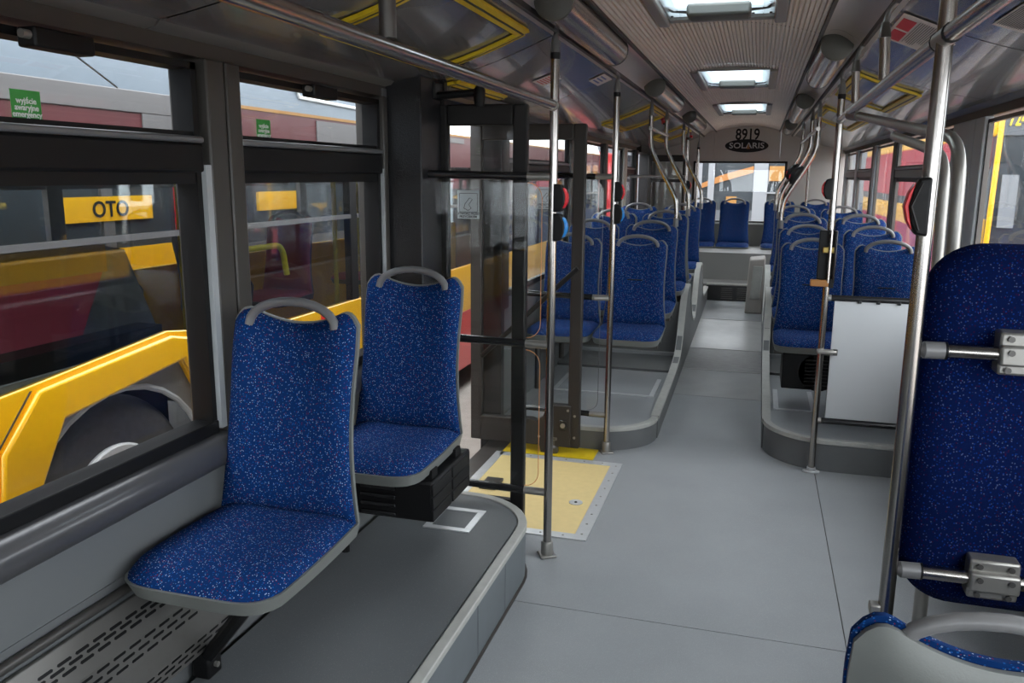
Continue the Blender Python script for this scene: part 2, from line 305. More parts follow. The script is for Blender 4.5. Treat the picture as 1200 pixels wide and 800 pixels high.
# ================================================================ REAR PLATFORMS WITH WHEEL BOXES
def side_profile(z0):
    P = [(5.0, z0), (5.6, z0+.02), (6.15, z0+.05)]
    P += [(6.45, z0+.10), (6.62, .38), (6.74, .55), (6.86, .67), (6.98, .70), (7.12, .70), (7.24, .62), (7.42, .46), (7.62, .34), (7.80, .30), (7.95, .31), (8.08, .42), (8.18, .58), (8.30, .70), (8.45, .73), (8.62, .73), (8.8, .60), (9.0, .40), (9.3, .32), (10.35, .33)]
    return P
for side, xe, z0, nm in ((-1, -.52, .135, 'platform_rear_left'), (1, .11, .175, 'platform_rear_right')):
    xw = -1.44 if side < 0 else WR
    yf = 4.66 if side < 0 else 4.68; R_ = .34 if side < 0 else .36
    if side < 0: front = [(xw, yf), (xe-R_, yf)]+arc(xe-R_, yf+R_, R_, -90, 0, 10)[1:]
    else: front = [(xe, yf+R_)]+arc(xe+R_, yf+R_, R_, 180, 270, 10)[1:]+[(xw, yf)]
    if side < 0: poly = front+[(xe, 6.2), (xw, 6.2)]
    else: poly = [(xw, 6.2), (xe, 6.2)]+front
    pf = struct(MB().prism(poly, 'z', -.02, z0-.004).build(nm, 'riser2', ang=50))
    box('rear_section', 'riser2', min(xw, xe+side*.006), max(xw, xe+side*.006), 6.204, Y1, -.02, z0+.02, pf)
    ins = .035
    pin = [(p[0]+(0 if i == (0 if side < 0 else len(front)-1) else 0), p[1]) for i, p in enumerate(front)]
    pin = inset(front, ins)
    if side < 0: pin[0] = (xw, yf+ins); top = pin+[(xe-ins, Y1), (xw, Y1)]
    else: pin[-1] = (xw, yf+ins); top = [(xw, Y1), (xe+ins, Y1)]+pin
    n = len(top)
    zt = lambda y: z0+max(0, min(.06, (y-5.0)*.04))
    MB().prism(top, 'z', z0-.01, z0+.002).build('vinyl_top', 'floor', pf, ang=50)
    box('vinyl_step', 'floor', min(xw, xe+side*.01), max(xw, xe+side*.01), 6.74, Y1, z0, z0+.045, pf)
    strip(front, -.007, ins, z0-.02, z0+.006, 'edge_trim', 'lip', pf, .003)
    # rising side panel
    P = side_profile(z0); base = [(10.35, -.02), (5.0, -.02)]
    xa, xb = (xe-.035, xe+.005) if side < 0 else (xe-.005, xe+.035)
    MB().prism(P+base, 'x', xa, xb).build('side_panel', 'riser2', pf, ang=30)
    PP = smooth_path([(0, *p) for p in P], 3); PP = [(p[1], p[2]) for p in PP]
    mbp = MB(); n = len(PP)
    vs = []
    for (y, z) in PP: vs += [(xa-.006, y, z-.012), (xb+.006, y, z-.012), (xb+.006, y, z+.008), (xa-.006, y, z+.008)]
    fs = [(4*i+k, 4*i+(k+1) % 4, 4*i+4+(k+1) % 4, 4*i+4+k) for i in range(n-1) for k in range(4)]
    mbp.add(vs, fs).build('edge_trim', 'lip', pf, ang=40)
    x0, x1 = sorted((xw, xa if side < 0 else xb))
    box('wheel_box', 'riser2', x0, x1, 6.78, 7.45, .05, .60, pf, .02); box('wheel_box', 'riser2', x0, x1, 8.25, 9.0, .05, .60, pf, .02)
    # framed floor hatch in front of the first row
    hx0, hx1 = ((-1.30, -.60) if side < 0 else (.17, .42))
    hy0, hy1 = (5.45, 5.95) if side < 0 else (5.25, 5.75)
    c_ = ((hx0+hx1)/2, hy0, z0)
    hh = empty('platform_hatch', c_, ('aluminium-edged floor hatch under the first seat behind the door' if side < 0 else 'aluminium-edged floor hatch beside the black heater under the right seats'), 'hatch')
    rel(box('frame_strip', 'alu', hx0, hx1, hy0, hy0+.02, z0+.003, z0+.009, hh), c_); rel(box('frame_strip', 'alu', hx1-.03, hx1, hy0+.02, hy1, z0+.003, z0+.009, hh), c_)
    rel(box('frame_strip', 'alu', hx0, hx0+.03, hy0+.02, hy1, z0+.003, z0+.009, hh), c_)
    rel(box('hatch_plate', 'floor', hx0+.03, hx1-.03, hy0+.02, hy1, z0+.003, z0+.006, hh), c_)

# rear bench base, vent and console
rb = struct(MB().prism([(10.0, .0), (10.0, .357), (10.4, .365), (10.42, .69), (Y1, .66), (Y1, 0)], 'x', -1.44, WR).build('trim_1', 'rear', ang=20))
box('ledge_trim', 'lip', -.53, .10, 9.985, 10.03, .345, .368, rb, .004)
vt = empty('kick_vent', (-.22, 9.98, .17), 'black louvred vent across the end of the aisle', 'vent'); q = (-.22, 9.98, .17)
rel(box('vent_plate', 'blackg', -.53, .0, 9.965, 9.998, .165, .345, vt), q)
for x0 in (-.36, -.18):
    for k in range(6):
        rel(box('slat', 'steeldk', x0, x0+.13, 9.955, 9.966, .19+k*.024, .20+k*.024, vt, .002), q)
cons = empty('aisle_console', (.03, 9.6, .15), 'beige moulded console at the end of the aisle under the rear seats', 'console'); q = (.03, 9.6, .15)
rel(MB().prism([(-.075, .14), (-.055, .72), (.11, .74), (.11, .14)], 'y', 9.25, 9.7).build('console_body', 'beige', cons, bevel=.015), q)
rel(MB().prism([(-.03, .30), (-.01, .66), (.09, .66), (.07, .30)], 'y', 9.235, 9.255).build('recess_panel', 'lip', cons, bevel=.006), q)

# ================================================================ LEFT WALL
ZS, ZT = .86, 1.90
wl_ = struct(box('wall_left', 'wall', -1.56, WL+.0, Y0, 3.12, -.2, .62))
box('lower_panel', 'wall', -1.56, -1.445, Y0, 3.12, .625, .79, wl_)
box('groove_shadow_strip', 'joint', -1.56, -1.455, Y0, 3.12, .60, .64, wl_)
box('header_panel', 'pillar', -1.56, WL, Y0, 3.14, ZT, 1.945, wl_)
MB().prism([(-1.47, 1.935), (-1.425, 1.945), (-1.405, 1.965), (-1.47, 1.99)], 'y', Y0, 1.775).build('cornice_strip', 'cornice', wl_)
MB().prism([(-1.47, 1.935), (-1.425, 1.945), (-1.405, 1.965), (-1.47, 1.99)], 'y', 1.783, 3.15).build('cornice_strip', 'cornice', wl_)
sill = MB().prism([(-1.47, .79), (-1.43, .775), (-1.405, .79), (-1.40, .82), (-1.405, .845), (-1.43, .862), (-1.47, .868)], 'y', Y0, 3.12).build('window_sill_rail', 'sillm', wl_, ang=60)
sill.name = 'sill_rail'
for a, b in ((-2.6, -2.45), (-.55, -.40), (.40, .48), (1.985, 2.065), (2.073, 2.14), (3.09, 3.13)):
    box('pillar_panel', 'pillar', -1.56, -1.437, a, b, .80, ZT, wl_, .006)
box('reveal_strip', 'reveal', -1.53, -1.440, 1.962, 1.987, .88, 1.62, wl_); box('reveal_strip', 'reveal', -1.53, -1.440, 3.088, 3.115, .88, 1.62, wl_)
def window(n, y0, y1, x, s, zb=.885, zt=1.885, zbar=(1.60, 1.695), split=None, frame='black', D=.07):
    """bus window in plane x; s=+1 when the room is on the +x side"""
    w = bpy.data.objects.new('window_%d' % n, None); COL.objects.link(w); w.location = (x, (y0+y1)/2, zb); w['kind'] = 'structure'
    q = (x, (y0+y1)/2, zb)
    def B(nm, m, a, b, c, d, lo, hi, bv=0): return rel(box(nm, m, min(x-s*a, x-s*b), max(x-s*a, x-s*b), c, d, lo, hi, w, bv), q)
    B('window_frame', frame, D, .005, y0, y0+.018, zb, zt); B('window_frame', frame, D, .005, y1-.022, y1, zb, zt)
    B('window_frame', frame, D, .005, y0, y1, zt-.018, zt); B('window_frame', frame, D, .0, y0, y1, zb-.02, zb+.018, .004)
    if zbar:
        B('crossbar', frame, D, -.006, y0+.0, y1-.0, zbar[0], zbar[1]-.018, .008); B('crossbar_silver_strip', 'silver', D*.7, -.010, y0+.0, y1-.0, zbar[1]-.018, zbar[1], .006)  # silver strip along the top of the crossbar
        B('gasket', 'black', D, .01, y0+.018, y1-.022, zbar[0]-.03, zbar[0]); B('gasket', 'black', D, .01, y0+.018, y1-.022, zbar[1], zbar[1]+.012)
        B('glass_pane', 'glass', D*.75, D*.75-.005, y0+.018, y1-.02, zb+.01, zbar[0]); B('glass_pane', 'glass', D*.75, D*.75-.005, y0+.018, y1-.02, zbar[1], zt-.01)
    else: B('glass_pane', 'glass', D*.75, D*.75-.005, y0+.018, y1-.02, zb+.01, zt-.01)
    return w
window(1, .48, 1.965, WL, 1); window(2, 2.14, 3.09, WL, 1); window(3, -2.45, -.55, WL, 1); window(4, -.40, .40, WL, 1)
# window closers
for y0, y1, lb in ((1.40, 1.56, 'black latch at the top of the nearest left window'), (2.50, 2.66, 'black latch at the top of the window by the door post')):
    c_ = empty('window_latch', (-1.45, y0, 1.87), lb, 'latch'); q = (-1.45, y0, 1.87)
    rel(box('latch_body', 'black', -1.452, -1.405, y0, y1, 1.845, 1.885, c_, .005), q); rel(MB().lathe([(.009, 0), (.009, .03)], 12, 'y', (-1.42, y0-.02, 1.868)).build('latch_pin', 'cast', c_), q)
tag(tube('stay_wire', 'cast', [(-1.44, 1.53, 1.85), (-1.47, 1.69, 1.795)], .002, n=6), 'thin metal stay hanging below the nearest window latch', 'wire')
def sticker_text(lines, c_, q, x, y, z, size, rot, m='white', dz=.014):
    for i, t in enumerate(lines):
        o = text('lettering', t, m, size, (x-q[0], y-q[1], z-i*dz-q[2]), rot, c_, .0003, offset=.0004)
for (y, z, h_, lb) in ((1.448, 1.737, .06, 'green emergency exit sticker on the nearest left window'), (2.335, 1.735, .055, 'green emergency exit sticker on the second left window')):
    q = (-1.49, y, z); c_ = empty('exit_sticker', q, lb, 'sticker')
    rel(box('sticker_sheet', 'green', -1.495, -1.494, y-.038, y+.038, z-h_/2, z+h_/2, c_), q)
    sticker_text(['wyjście', 'awaryjne', 'emergency'], c_, q, -1.4935, y, z+.008, .017, (PI/2, 0, PI/2))
# convector heater along the wall
cv = empty('wall_convector', (-1.42, 1.0, .222), 'grey perforated metal heater cover along the wall under the nearest seat', 'heater'); q = (-1.42, 1.0, .222)
sec = [(-1.448, .31), (-1.448, .56), (-1.432, .565), (-1.417, .54), (-1.397, .502), (-1.387, .485), (-1.380, .425), (-1.377, .375), (-1.384, .31)]
rel(MB().prism(sec, 'y', Y0, 2.35).build('cover', 'convec', cv, ang=15, bevel=.003), q)
mb = MB()
def slot(mbx, y, p0, p1, t, L=.042, wd=.0075):
    a = Vector((0, *[0, 0])); A = Vector((p0[0], 0, p0[1])); B_ = Vector((p1[0], 0, p1[1])); d = (B_-A).normalized(); nrm = Vector((-d.z, 0, d.x))
    if nrm.x < 0: nrm = -nrm
    c0 = A+(B_-A)*t+nrm*.0006
    pts = [(-L/2+wd/2, -1), (L/2-wd/2, -1), (L/2, 0), (L/2-wd/2, 1), (-L/2+wd/2, 1), (-L/2, 0)]
    mbx.add([c0+Vector((0, y+u, 0))+d*(v*wd/2) for u, v in pts], [tuple(range(6))])
yy = .9
while yy < 2.3:
    for row, (a, b, t) in enumerate(((sec[3], sec[4], .15), (sec[3], sec[4], .42), (sec[3], sec[4], .72), (sec[5], sec[6], .15), (sec[5], sec[6], .45), (sec[5], sec[6], .75), (sec[7], sec[8], .25), (sec[7], sec[8], .50), (sec[7], sec[8], .75))):
        slot(mb, yy+(.026 if row % 2 else 0), a, b, t)
    yy += .052
sl = rel(mb.build('vent_slots', 'black', cv, smooth=False), q); sl['kind'] = 'stuff'
tag(tube('wall_pipe', 'steeldk', [(-1.437, Y0, .592), (-1.437, 2.5, .592)], .012), 'dark pipe running along the wall just above the perforated heater', 'pipe')
# black door post
post = empty('door_post', (-1.37, 3.25, 0), 'textured black post between the second window and the door', 'post'); q = (-1.37, 3.25, 0)
rel(box('post_body', 'blackp', -1.56, -1.30, 3.14, 3.36, .0, 1.98, post, .006), q); rel(box('post_edge', 'doorf', -1.50, -1.285, 3.36, 3.40, .0, 1.98, post, .004), q)
rel(box('post_flange', 'silver', -1.50, -1.443, 3.10, 3.14, .225, 1.93, post, .003), q)

# door region, doors
dh = struct(box('trim_2', 'doorf', -1.56, -1.38, 3.36, 4.66, 1.90, 2.0))
box('door_track', 'steeldk', -1.38, -1.28, 3.40, 4.66, 1.93, 1.965, dh, .005)
mech = empty('door_mechanism', (-1.1, 3.4, 1.9), 'black door drive arm under the ceiling above the near door leaf', 'door mechanism'); q = (-1.1, 3.4, 1.9)
rel(tube('drive_arm', 'black', [(-1.30, 3.30, 1.915), (-1.12, 3.30, 1.925)], .016, mech), q); rel(MB().lathe([(.018, 1.87), (.024, 1.90), (.024, 1.935), (.015, 1.95)], 14, c=(-1.11, 3.30, 0)).build('pivot', 'black', mech), q)
rel(box('motor_box', 'doorf', -1.42, -1.29, 3.27, 3.36, 1.90, 1.97, mech, .006), q)
def door_leaf(n, y, x0, x1, zb, zt, wst=.062, m='doorf'):
    d = bpy.data.objects.new('door_%d' % n, None); COL.objects.link(d); d.location = (x0, y, zb); d['kind'] = 'structure'; q = (x0, y, zb)
    t = .022
    for a, b in ((x0, x0+wst), (x1-wst, x1)): rel(box('door_stile', m, a, b, y-t, y+t, zb, zt, d, .008), q)
    rel(box('door_rail', m, x0+wst, x1-wst, y-t, y+t, zt-.085, zt, d, .006), q)
    rel(box('glass_pane', 'pglass', x0+wst, x1-wst, y-.003, y+.003, zb+.15, zt-.085, d), q)
    return d, q
d1, q = door_leaf(1, 3.38, -1.335, -.925, .015, 1.885)
rel(box('door_rail', 'doorf', -1.28, -.98, 3.36, 3.40, .015, .17, d1, .006), q)
d2, q = door_leaf(2, 4.55, -1.58, -.915, .04, 1.875, .07, m='leaf_lit')  # lighter brown puts the light on the far leaf into its colour
rel(MB().prism([(-1.515, .045), (-1.515, .19), (-1.20, .20), (-1.17, .19), (-1.13, .22), (-1.11, .275), (-1.09, .295), (-.965, .295), (-.965, .045), (-1.07, .045), (-1.08, -.005), (-1.14, -.005), (-1.15, .045)], 'y', 4.515, 4.575).build('lower_casting', 'leaf_lit', d2, bevel=.005), q)
rel(box('lock_plate', 'blackg', -1.03, -.985, 4.505, 4.516, .15, .21, d2, .004), q)
rel(MB().lathe([(.014, 4.495), (.014, 4.506)], 14, 'y', (-1.007, 0, .18)).build('lock_knob', 'cast', d2), q)
mb = MB()
for x, z in ((-1.10, .26), (-.94, .24), (-.94, .11), (-1.24, .14), (-1.15, .10), (-.98, .27)): mb.lathe([(.008, 4.508), (.006, 4.515)], 10, 'y', (x, 0, z))
rel(mb.build('bolt_heads', 'cast', d2), q)
rel(MB().lathe([(.02, -.03), (.026, -.01), (.026, .01), (.016, .02), (.016, .05), (.024, .055), (.024, .07)], 14, c=(-1.06, 4.53, .03)).build('pivot_bolt', 'steeldk', d2), q)
rel(tube('diagonal_rod', 'doorf', [(-1.50, 4.50, .56), (-.93, 4.46, 1.10)], .014, d2), (-1.58, 4.55, .04))
# gesture stickers on the two leaves
def hand_sticker(x, y, z, w, h, lb):
    q = (x, y, z); c_ = empty('door_sticker', q, lb, 'sticker')
    rel(box('sticker_sheet', 'film', x-w/2, x+w/2, y-.001, y+.001, z-h/2, z+h/2, c_, .0), q)
    mbh = MB()
    for a in ([(-.28, .30), (.30, .30), (.30, -.20), (-.28, -.20), (-.28, .30)], [(-.1, .02), (.05, .18), (.14, .14), (.02, 0), (.1, -.1), (0, -.16), (-.14, -.1), (-.1, .02)]):
        mbh.tube([(x+p[0]*w*1.4, y-.002, z+p[1]*h*1.3) for p in a], .0012, 5)
    rel(mbh.build('hand_outline', 'inkp', c_), q)
    text('lettering', 'OTWÓRZ PRZED', 'inkp', h*.11, (0, -.002, -h*.32), (PI/2, 0, 0), c_, .0002, .0003); text('lettering', 'PRZYCISKIEM', 'inkp', h*.11, (0, -.002, -h*.43), (PI/2, 0, 0), c_, .0002, .0003)
hand_sticker(-1.185, 3.374, 1.475, .098, .12, 'pale hand-symbol sticker on the near door leaf behind the black post')
hand_sticker(-1.14, 4.544, 1.475, .10, .12, 'pale hand-symbol sticker on the far door leaf left of the button pole')

# left wall beyond the door
wl2 = struct(box('wall_left_rear', 'wall', -1.56, WL, 4.72, 10.2, -.2, .86)); box('door_jamb', 'doorf', -1.56, WL+.02, 4.66, 4.72, -.2, 1.9, wl2); wl2.name = 'wall_left.001'
box('header_panel', 'pillar', -1.56, WL, 4.66, 10.25, ZT, 1.945, wl2); MB().prism([(-1.47, 1.935), (-1.425, 1.945), (-1.405, 1.965), (-1.47, 1.99)], 'y', 4.66, 11.95).build('cornice_strip', 'cornice', wl2)
for a, b, m in ((4.66, 4.82, 'doorf'), (6.52, 6.64, 'pillar'), (8.05, 8.17, 'pillar'), (9.2, 9.42, 'lip'), (10.12, 10.30, 'blackp')): box('pillar_panel', m, -1.49, -1.43, a, b, .80, ZT, wl2, .006)
window(5, 4.82, 6.52, WL, 1, zbar=(1.62, 1.69), D=.03); window(6, 6.64, 8.05, WL, 1, zbar=None, D=.03); window(7, 8.17, 9.2, WL, 1, zbar=None, D=.03); window(8, 9.42, 10.12, WL, 1, zbar=(1.62, 1.69), D=.03)
box('header_panel', 'doorf', -1.56, -1.40, 10.30, 11.3, 1.88, 1.96, wl2)
d3, q = door_leaf(3, 11.25, -1.43, -.93, .1, 1.87, .05)
rel(box('door_rail', 'doorf', -1.38, -.98, 11.23, 11.27, 1.52, 1.56, d3), q)
rel(box('door_rail', 'doorf', -1.38, -.98, 11.23, 11.27, .1, .3, d3), q)
struct(box('wall_left_corner', 'blackp', -1.56, WL+.03, 11.3, Y1, 0, 1.95)).name = 'wall_left.002'

# ================================================================ RIGHT WALL
wr_ = struct(box('wall_right', 'wall', WR, WR+.1, Y0, Y1, -.2, .86))
box('header_panel', 'pillar', WR, WR+.1, Y0, Y1, ZT, 1.945, wr_)
MB().prism([(WR+.02, 1.935), (WR-.025, 1.945), (WR-.045, 1.965), (WR+.02, 1.99)], 'y', Y0, Y1-.02).build('cornice_strip', 'cornice', wr_)
MB().prism([(WR+.02, .79), (WR-.02, .775), (WR-.05, .82), (WR-.045, .845), (WR-.02, .862), (WR+.02, .868)], 'y', Y0, Y1-.02).build('sill_rail', 'silver', wr_)
for a, b, m in ((-2.6, -2.45, 'pillar'), (-.55, -.4, 'pillar'), (1.85, 2.1, 'pillar_lit'), (4.68, 4.86, 'pillar_lit'), (4.87, 5.38, 'pillar_lit'), (7.45, 7.62, 'pillar'), (8.72, 8.86, 'pillar_lit'), (8.87, 9.0, 'pillar'), (10.25, 10.45, 'pillar_lit'), (11.55, 11.75, 'pillar_lit')):  # paler pillar copy carries the light on the facing pillars in its colour
    box('pillar_panel', m, WR-.012, WR+.03, a, b, .80, ZT, wr_, .006)
for i, (a, b, zb) in enumerate(((-2.45, -.55, None), (-.4, 1.85, None), (2.1, 4.68, None), (5.38, 7.45, (1.60, 1.68)), (7.62, 8.72, None), (9.0, 10.25, (1.60, 1.68)), (10.45, 11.55, (1.60, 1.68)))):
    window(9+i, a, b, WR, -1, zbar=zb, frame='frameb', D=.028)
box('mullion', 'frameb', WR-.01, WR+.028, 6.0, 6.10, .88, 1.9, wr_)

# ================================================================ REAR AND FRONT WALLS
RWX0, RWX1 = -.90, .34
bk = struct(box('wall_back', 'rear_lit', -1.55, RWX0, Y1, Y1+.1, 0, 2.3)); box('tower_panel', 'rear_lit', RWX1, WR+.1, Y1, Y1+.1, 0, 2.3, bk)  # brighter copy of the rear laminate, stronger rear light put into the colour
box('lower_panel', 'rear', RWX0, RWX1, Y1, Y1+.1, 0, .97, bk)
for a, b in ((-1.45, -.635), (-.631, .232), (.236, WR)): box('upper_panel', 'rear_lit', a, b, Y1-.012, Y1+.1, 1.805, 2.30, bk)
box('window_ledge', 'white', RWX0, RWX1, Y1-.05, Y1, .955, .975, bk)
rw = bpy.data.objects.new('window_20', None); COL.objects.link(rw); rw.location = (0, Y1, 1); rw['kind'] = 'structure'; q = (0, Y1, 1)
for a in ((RWX0, RWX0+.03, .97, 1.805), (RWX1-.03, RWX1, .97, 1.805), (RWX0, RWX1, .97, 1.0), (RWX0, RWX1, 1.78, 1.805)): rel(box('window_frame', 'doorf', a[0], a[1], Y1-.015, Y1+.08, a[2], a[3], rw), q)
rel(box('glass_pane', 'glass', RWX0, RWX1, Y1+.05, Y1+.056, .98, 1.80, rw), q)
fr = struct(box('wall_front', 'wall', -1.55, WR+.1, Y0-.1, Y0, -.2, 1.15)); box('header_panel', 'wall', -1.55, WR+.1, Y0-.1, Y0, 1.8, 2.3, fr); box('windscreen_glass', 'glass', -1.55, WR+.1, Y0-.06, Y0-.05, 1.15, 1.8, fr)  # unseen front end, windscreen opening narrowed to cut light on the near seats
# fleet number and maker's oval
fn = text('fleet_number', '8919', 'black', .205, (-.20, Y1-.014, 2.155), (PI/2, 0, 0), None, .001, .004, sx=.78); tag(fn, 'black fleet number 8919 on the panel above the rear window', 'lettering')
ov = empty('maker_badge', (-.205, Y1-.015, 2.01), 'black oval badge with pale lettering under the fleet number', 'badge')
MB().add([(.285*math.cos(2*PI*k/40), -.002, .088*math.sin(2*PI*k/40)) for k in range(40)]+[(.285*math.cos(2*PI*k/40), .003, .088*math.sin(2*PI*k/40)) for k in range(40)],
    [tuple(range(40)), tuple(range(79, 39, -1))]+[(k, (k+1) % 40, 40+(k+1) % 40, 40+k) for k in range(40)]).build('oval_plate', 'black', ov)
text('lettering', 'SOLARIS', 'panelw', .105, (0, -.004, 0), (PI/2, 0, 0), ov, .0008, .0012, sx=1.18)
MB().add([(.0, -.006, -.04), (.045, -.006, -.04), (.0225, -.006, .035)], [(0, 1, 2)]).build('badge_triangle', 'orange', ov)
for x in (-1.0, -.78, -.48, .1, .4): pass

# ================================================================ CEILING
ce = bpy.data.objects.new('ceiling', None); COL.objects.link(ce); ce['kind'] = 'structure'
zc = lambda xp: 2.268-.062*(abs(xp)/.41)**2
HAT = [(2.95, 3.80), (5.55, 6.60), (8.10, 9.35), (-.6, .4)]
NR = 46; HW = .235
def rib_cells(y0, y1):
    mbx = MB(); pts = []
    for i in range(NR):
        xa = -.41+.82*i/NR; w = .82/NR
        pts += [(xa, .0), (xa+.58*w, .0), (xa+.70*w, .009), (xa+.90*w, .009)]
    pts.append((.41, .0))
    ys = [y0]+sorted([y for hh in HAT for y in hh if y0 < y < y1])+[y1]
    for j in range(len(ys)-1):
        ya, yb = ys[j], ys[j+1]; ym = (ya+yb)/2; inh = any(a < ym < b for a, b in HAT)
        vs = []; fs = []
        for (xp, dz) in pts: vs += [(CX+xp, ya, zc(xp)+dz), (CX+xp, yb, zc(xp)+dz)]
        for i in range(len(pts)-1):
            xm = (pts[i][0]+pts[i+1][0])/2
            if inh and abs(xm) < HW: continue
            fs.append((2*i, 2*i+1, 2*i+3, 2*i+2))
        mbx.add(vs, fs)
    return mbx
JY = [Y0, -1.0, .8, 2.35, 4.03, 5.40, 7.0, 8.6, 10.0, 11.98]
for a, b in zip(JY[:-1], JY[1:]):
    rib_cells(a+.005, b-.005).build('ribbed_panel', 'rib', ce, ang=20)
for y in JY[1:-1]:
    MB().grid(lambda u, v: (CX-.41+.82*u, y-.008+.016*v, zc(-.41+.82*u)+.009), 16, 1).build('panel_joint', 'joint', ce)
def cove_z(t): return 2.143+(1.955-2.143)*t-.026*math.sin(PI*t)
for s in (-1, 1):
    # light channel, concave
    def ch(u, v, y0, y1):
        xp = .415+.155*u; z = 2.2-.055*u+.03*math.sin(PI*u)
        return (CX+s*xp, y0+(y1-y0)*v, z)
    for a, b in ((Y0, 1.2), (1.204, 3.9), (3.904, 6.5), (6.504, 9.2), (9.204, 11.98)):
        MB().grid(lambda u, v: ch(u, v, a, b), 12, 1).build('light_channel', 'cove2', ce, ang=60)
    tb = [(.405, 2.203), (.405, 2.192), (.418, 2.190), (.425, 2.205)]
    MB().prism([(CX+s*p[0], p[1]) for p in tb], 'y', Y0, 11.98).build('channel_bead', 'joint', ce)
    tb = [(.566, 2.150), (.568, 2.130), (.580, 2.128), (.582, 2.150)]
    MB().prism([(CX+s*p[0], p[1]) for p in tb], 'y', Y0, 11.98).build('channel_rail', 'joint', ce)
    tb = [(.583, 2.150), (.583, 2.134), (.600, 2.126), (.606, 2.146)]
    MB().prism([(CX+s*p[0], p[1]) for p in tb], 'y', Y0, 11.98).build('channel_rail', 'cove2', ce)
    jy = [Y0, .1, 1.78, 3.32, 4.75, 6.2, 7.7, 9.2, 10.6, 11.98] if s < 0 else [Y0, .6, 2.0, 3.15, 4.5, 6.0, 7.5, 9.0, 10.5, 11.98]
    for a, b in zip(jy[:-1], jy[1:]):
        MB().grid(lambda u, v: (CX+s*(.60+.635*u), a+.005+(b-a-.010)*v, cove_z(u)), 14, 1).build('cove_panel', 'cove', ce, ang=60)
    MB().grid(lambda u, v: (CX+s*(.60+.66*u), Y0+(Y1-Y0)*v, cove_z(u)+.012), 8, 1).build('cove_backing', 'joint', ce)
# outer roof around the hatches
ro = struct(box('roof', 'white', -1.56, CX-HW-.02, Y0-.1, Y1+.1, 2.33, 2.37)); box('roof_side', 'white', CX+HW+.02, WR+.11, Y0-.1, Y1+.1, 2.33, 2.37, ro)
yy = Y0-.1
for a, b in sorted(HAT)+[(Y1+.1, Y1+.1)]:
    box('roof_bay', 'white', CX-HW-.02, CX+HW+.02, yy, a-.02, 2.33, 2.37, ro); yy = b+.02
for sx in (-1.56, WR+.08): box('roof_edge', 'white', sx, sx+.03, Y0-.1, Y1+.1, 1.93, 2.34, ro)
# skylight hatches
for k, ((a, b), lb) in enumerate(zip(HAT, ('nearest roof hatch, cut off by the top edge', 'middle roof hatch with bright skylight and grey crank box', 'farthest small roof hatch near the rear wall', 'roof hatch above the front of the bus'))):
    q = (CX, a, 2.25); hh = empty('roof_hatch', q, lb, 'hatch')
    sg = (b-a)
    def ringbar(nm, m, x0, x1, y0, y1, z0, z1, bv=0): return rel(box(nm, m, CX+x0, CX+x1, y0, y1, z0, z1, hh, bv), q)
    ow = HW+.03
    for xx in ((-ow, -HW+.02), (HW-.02, ow)): ringbar('surround', 'hgrey', xx[0], xx[1], a-.03, b+.03, 2.243-.012, 2.262, .008)
    for y_ in ((a-.03, a+.03), (b-.03, b+.03)): ringbar('surround', 'hgrey', -HW+.02, HW-.02, y_[0], y_[1], 2.247, 2.272, .004)
    iw = HW-.02
    for xx in ((-iw, -iw+.045), (iw-.045, iw)): ringbar('inner_frame', 'film', xx[0], xx[1], a+.02, b-.02, 2.262, 2.275, .003)
    for y_ in ((a+.02, a+.09), (b-.20, b-.02)): ringbar('inner_frame', 'film', -iw+.045, iw-.045, y_[0], y_[1], 2.262, 2.275, .003)
    for xx in ((-iw, -iw+.012), (iw-.012, iw)): ringbar('shaft_side', 'film', xx[0], xx[1], a+.02, b-.02, 2.275, 2.42)
    for y_ in ((a+.02, a+.032), (b-.032, b-.02)): ringbar('shaft_side', 'film', -iw, iw, y_[0], y_[1], 2.275, 2.42)
    ringbar('skylight_dome', 'dome', -iw, iw, a+.02, b-.02, 2.42, 2.426)
    ringbar('crank_box', 'crank', -.125, .125, b-.25, b-.12, 2.225, 2.275, .012)
    for sd in (-1, 1): rel(tube('crank_arm', 'steeldk', [(CX+sd*.115, b-.15, 2.262), (CX+sd*.19, b-.16, 2.268), (CX+sd*.205, b-.25, 2.275)], .011, hh, 8), q)
    mb = MB()
    for sx, sy in ((-.2, a+.05), (.2, a+.05), (-.2, b-.06), (.2, b-.06), (-.13, b-.06), (.13, b-.06)): mb.lathe([(.006, 2.256), (.006, 2.262)], 8, c=(CX+sx, sy, 0))
    rel(mb.build('screws', 'steeldk', hh), q)
# tubular lamps in the channels
LAMPS = [(-1, 2.80, 3.98, 'long satin tube lamp in the left ceiling channel, nearest'), (-1, 5.55, 6.95, 'middle tube lamp in the left ceiling channel'), (-1, 8.3, 9.9, 'farthest tube lamp in the left ceiling channel'),
         (1, 4.02, 5.25, 'nearest tube lamp in the right ceiling channel'), (1, 6.75, 8.6, 'middle tube lamp in the right ceiling channel'), (1, 9.7, 10.9, 'farthest tube lamp in the right ceiling channel')]
for s, a, b, lb in LAMPS:
    x = CX+s*.485; q = (x, a, 2.165); lo = empty('tube_lamp', q, lb, 'lamp', 'tube lamps in the ceiling channels')
    rel(MB().lathe([(.066, a+.004), (.066, b)], 28, 'y', (x, 0, 2.165)).build('lamp_tube', 'lamp', lo, ang=60), q)
    rel(MB().lathe([(.062, a-.004), (.068, a), (.068, a+.012)], 28, 'y', (x, 0, 2.165)).build('end_cap', 'cap', lo, ang=40), q)
    rel(MB().lathe([(.0675, b-.008), (.0675, b+.006)], 28, 'y', (x, 0, 2.165)).build('end_cap', 'joint', lo, ang=40), q)
